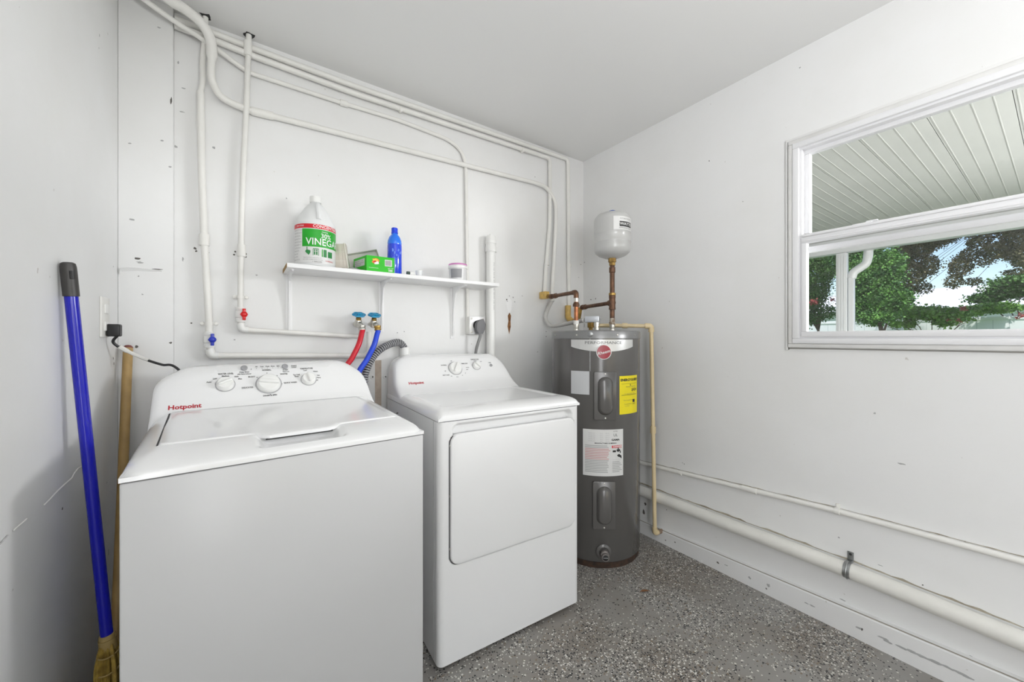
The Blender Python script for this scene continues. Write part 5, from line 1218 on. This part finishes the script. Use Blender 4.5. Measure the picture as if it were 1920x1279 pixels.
# neighbour's house
nh = thing('neighbour_house', (26, 2, -.14), 'long low white house beyond the fence, half hidden by foliage', 'building')
mb = MB(); mb.box((25, -12, -.14), (33, 16, 2.5)); build('wall', mb, mat('house_white', (.85, .85, .84), .7), nh)
mb = MB(); mb.prism([(24.4, 2.5), (29, 3.75), (33.6, 2.5)], 'y', -12.5, 16.5); build('roof', mb, mat('white_metal_roof', (.86, .87, .88), .5), nh)
for k in range(5):
    y0 = -9+4.6*k; mb = MB(); mb.box((24.97, y0, 1.0), (25.0, y0+1.2, 2.1)); wn_ = build('window', mb, mat('dark_window', (.05, .07, .08), .2), nh)
# foliage
def leaf_mat(name, a, b):
    m = mat(name, a, .6, col2=b, vscale=5, detail=8); bs = m.node_tree.nodes['Principled BSDF']
    return m
G1 = leaf_mat('leaf_mid_green', (.11, .26, .05), (.04, .11, .02)); G2 = leaf_mat('leaf_bright_green', (.22, .42, .07), (.09, .22, .03)); G3 = leaf_mat('leaf_olive_brown', (.26, .22, .11), (.08, .09, .035))
FLR = mat('red_flower', (.42, .09, .08), .6); BARK = mat('bark', (.16, .12, .09), .9, col2=(.08, .06, .045), vscale=12)
def foliage(blobs, n, size, seed, m, pinch=1.0):
    q = random.Random(seed); mb = MB(); V2 = []; F2 = []
    tot = sum(b[3]*b[4]*b[5] for b in blobs)
    for (cx_, cy_, cz_, rx, ry, rz) in blobs:
        cnt = int(n*rx*ry*rz/tot)
        for _ in range(cnt):
            while True:
                a_, b_, c_ = q.uniform(-1, 1), q.uniform(-1, 1), q.uniform(-1, 1); d2 = a_*a_+b_*b_+c_*c_
                if d2 < 1: break
            rr_ = (d2**.5)**(-.35) if pinch else 1
            p = Vector((cx_+a_*rx*min(rr_, 1.5), cy_+b_*ry*min(rr_, 1.5), cz_+c_*rz*min(rr_, 1.5)))
            if q.random() < .22: p = Vector((cx_, cy_, cz_))+(p-Vector((cx_, cy_, cz_)))*q.uniform(1.0, 1.55)
            s_ = size*q.uniform(.6, 1.3)
            u_ = Vector((q.gauss(0, 1), q.gauss(0, 1), q.gauss(0, .6))).normalized(); v_ = u_.cross(Vector((q.gauss(0, 1), q.gauss(0, 1), q.gauss(0, 1)))).normalized()*s_*.42; u_ = u_*s_
            o = len(V2); V2 += [p, p+u_*.5+v_, p+u_, p+u_*.5-v_]; F2.append([o, o+1, o+2, o+3])
    mb.add(V2, F2); return mb
def tree(name, base, blobs, n, size, seed, m, label, cat='tree', trunk=.12, group=None, extra=None, fork=None, br=None):
    t = thing(name, base, label, cat, group)
    q = random.Random(seed); b0 = Vector(base)
    cen = Vector((sum(b[0] for b in blobs)/len(blobs), sum(b[1] for b in blobs)/len(blobs), sum(b[2] for b in blobs)/len(blobs)))
    fk = b0.lerp(Vector((cen.x, cen.y, cen.z)), .55)
    if fork: fk = Vector(fork)
    mb = MB(); mb.tube(catmull([b0, b0.lerp(fk, .5)+Vector((.03, .08, 0)), fk], 4), trunk, 10, radii=[trunk*(1-.4*i/8) for i in range(9)])
    build('trunk', mb, BARK, t)
    mb = MB()
    for b in blobs:
        e = Vector(b[:3]); mb.tube([fk, fk.lerp(e, .5)+Vector((0, q.uniform(-.1, .1), q.uniform(0, .15))), e], trunk*.4, 6, radii=[br or trunk*.5, br or trunk*.3, br or trunk*.12])
    build('branch', mb, BARK, t, kind='stuff')
    build('foliage', foliage(blobs, n, size, seed, m), m, t, flat=True, kind='stuff')
    if extra: build('flower', foliage(extra, 110, .05, seed+5, FLR), FLR, t, flat=True, kind='stuff')
    return t
def W3(px, py, X): p = onX(px, py, X); return p
def bl(px, py, X, rpx, rpy):
    p = onX(px, py, X); d_ = SN*p.x+CS*p.y; k = d_/F; return (p.x, p.y, p.z, rpx*k*1.0, rpx*k*.75, rpy*k)
tree('leafy_tree', (12.9, 3.7, -.14), [bl(1530, 520, 12.9, 30, 60), bl(1505, 560, 12.9, 34, 44), bl(1552, 480, 13.2, 30, 45), bl(1490, 470, 13.2, 45, 60), bl(1550, 585, 12.9, 22, 12), bl(1515, 598, 12.9, 30, 10)], 50000, .044, 11, G1, 'mixed green bushy tree left of the patio post beyond the window', trunk=.05, extra=[bl(1526, 566, 12.0, 7, 4), bl(1560, 562, 12, 4, 3)])
tree('leafy_tree', (11.6, 2.2, -.14), [bl(1625, 520, 11.6, 40, 45), bl(1650, 560, 11.6, 34, 34), bl(1618, 580, 11.6, 26, 22), bl(1605, 455, 11.9, 50, 50), bl(1665, 505, 11.6, 30, 34), bl(1690, 560, 11.6, 22, 20), bl(1640, 594, 11.6, 40, 12)], 70000, .044, 12, mat('leaf_fresh_green', (.16, .36, .06), .6, col2=(.04, .13, .03), vscale=5, detail=8), 'dense green tree just right of the downspout beyond the window', trunk=.05)
oakb = [bl(1692, 478, 14.5, 22, 30), bl(1722, 462, 14.5, 26, 26), bl(1748, 450, 14.5, 26, 18), bl(1712, 512, 14.5, 24, 22), bl(1742, 498, 14.5, 20, 18), bl(1776, 444, 14.5, 24, 12), bl(1800, 500, 14.5, 20, 20), bl(1818, 478, 14.5, 18, 14), bl(1788, 528, 14.5, 16, 12),
    bl(1836, 452, 14.5, 22, 12), bl(1868, 470, 14.5, 26, 16), bl(1905, 448, 14.5, 26, 20), bl(1898, 478, 14.5, 20, 10), bl(1846, 492, 14.5, 14, 8), bl(1826, 528, 15, 16, 7), bl(1690, 545, 15, 26, 14), bl(1730, 540, 15, 16, 10), bl(1900, 510, 15, 18, 5), bl(1930, 480, 14.5, 30, 24), bl(1760, 415, 14.5, 70, 26), bl(1900, 410, 14.5, 70, 24)]
tree('drooping_oak', (15.5, -2.5, -.14), oakb, 65000, .045, 13, G3, 'big brown-green tree with drooping branches across the sky at right of window', trunk=.12, fork=(15.5, -1.0, 6.0), br=.004)
tree('hedge_tree', (18.5, .4, -.14), [bl(1895, 545, 18.5, 40, 14), bl(1850, 560, 18.5, 30, 10), bl(1920, 530, 18.5, 50, 14)], 12000, .07, 15, G1, 'low olive-green treetop behind the fence near right edge of window', trunk=.05)
vine = [bl(1660, 592, 15.8, 26, 8), bl(1700, 585, 15.8, 30, 11), bl(1745, 588, 15.8, 32, 11), bl(1785, 592, 15.8, 30, 12), bl(1820, 583, 16.2, 24, 8), bl(1705, 606, 15.8, 12, 9), bl(1770, 604, 15.8, 16, 8), bl(1640, 606, 15.8, 10, 5), bl(1680, 608, 15.6, 12, 6), bl(1870, 578, 16.4, 34, 8)]
tree('flowering_vine', (15.8, 2.0, -.14), vine, 22000, .065, 16, G2, 'bright green vine with red flowers sprawling over the white fence', 'plant', trunk=.03, extra=[bl(1806, 578, 15.4, 5, 6), bl(1778, 600, 15.4, 4, 3), bl(1798, 602, 15.4, 4, 3), bl(1912, 592, 15.6, 6, 6)])
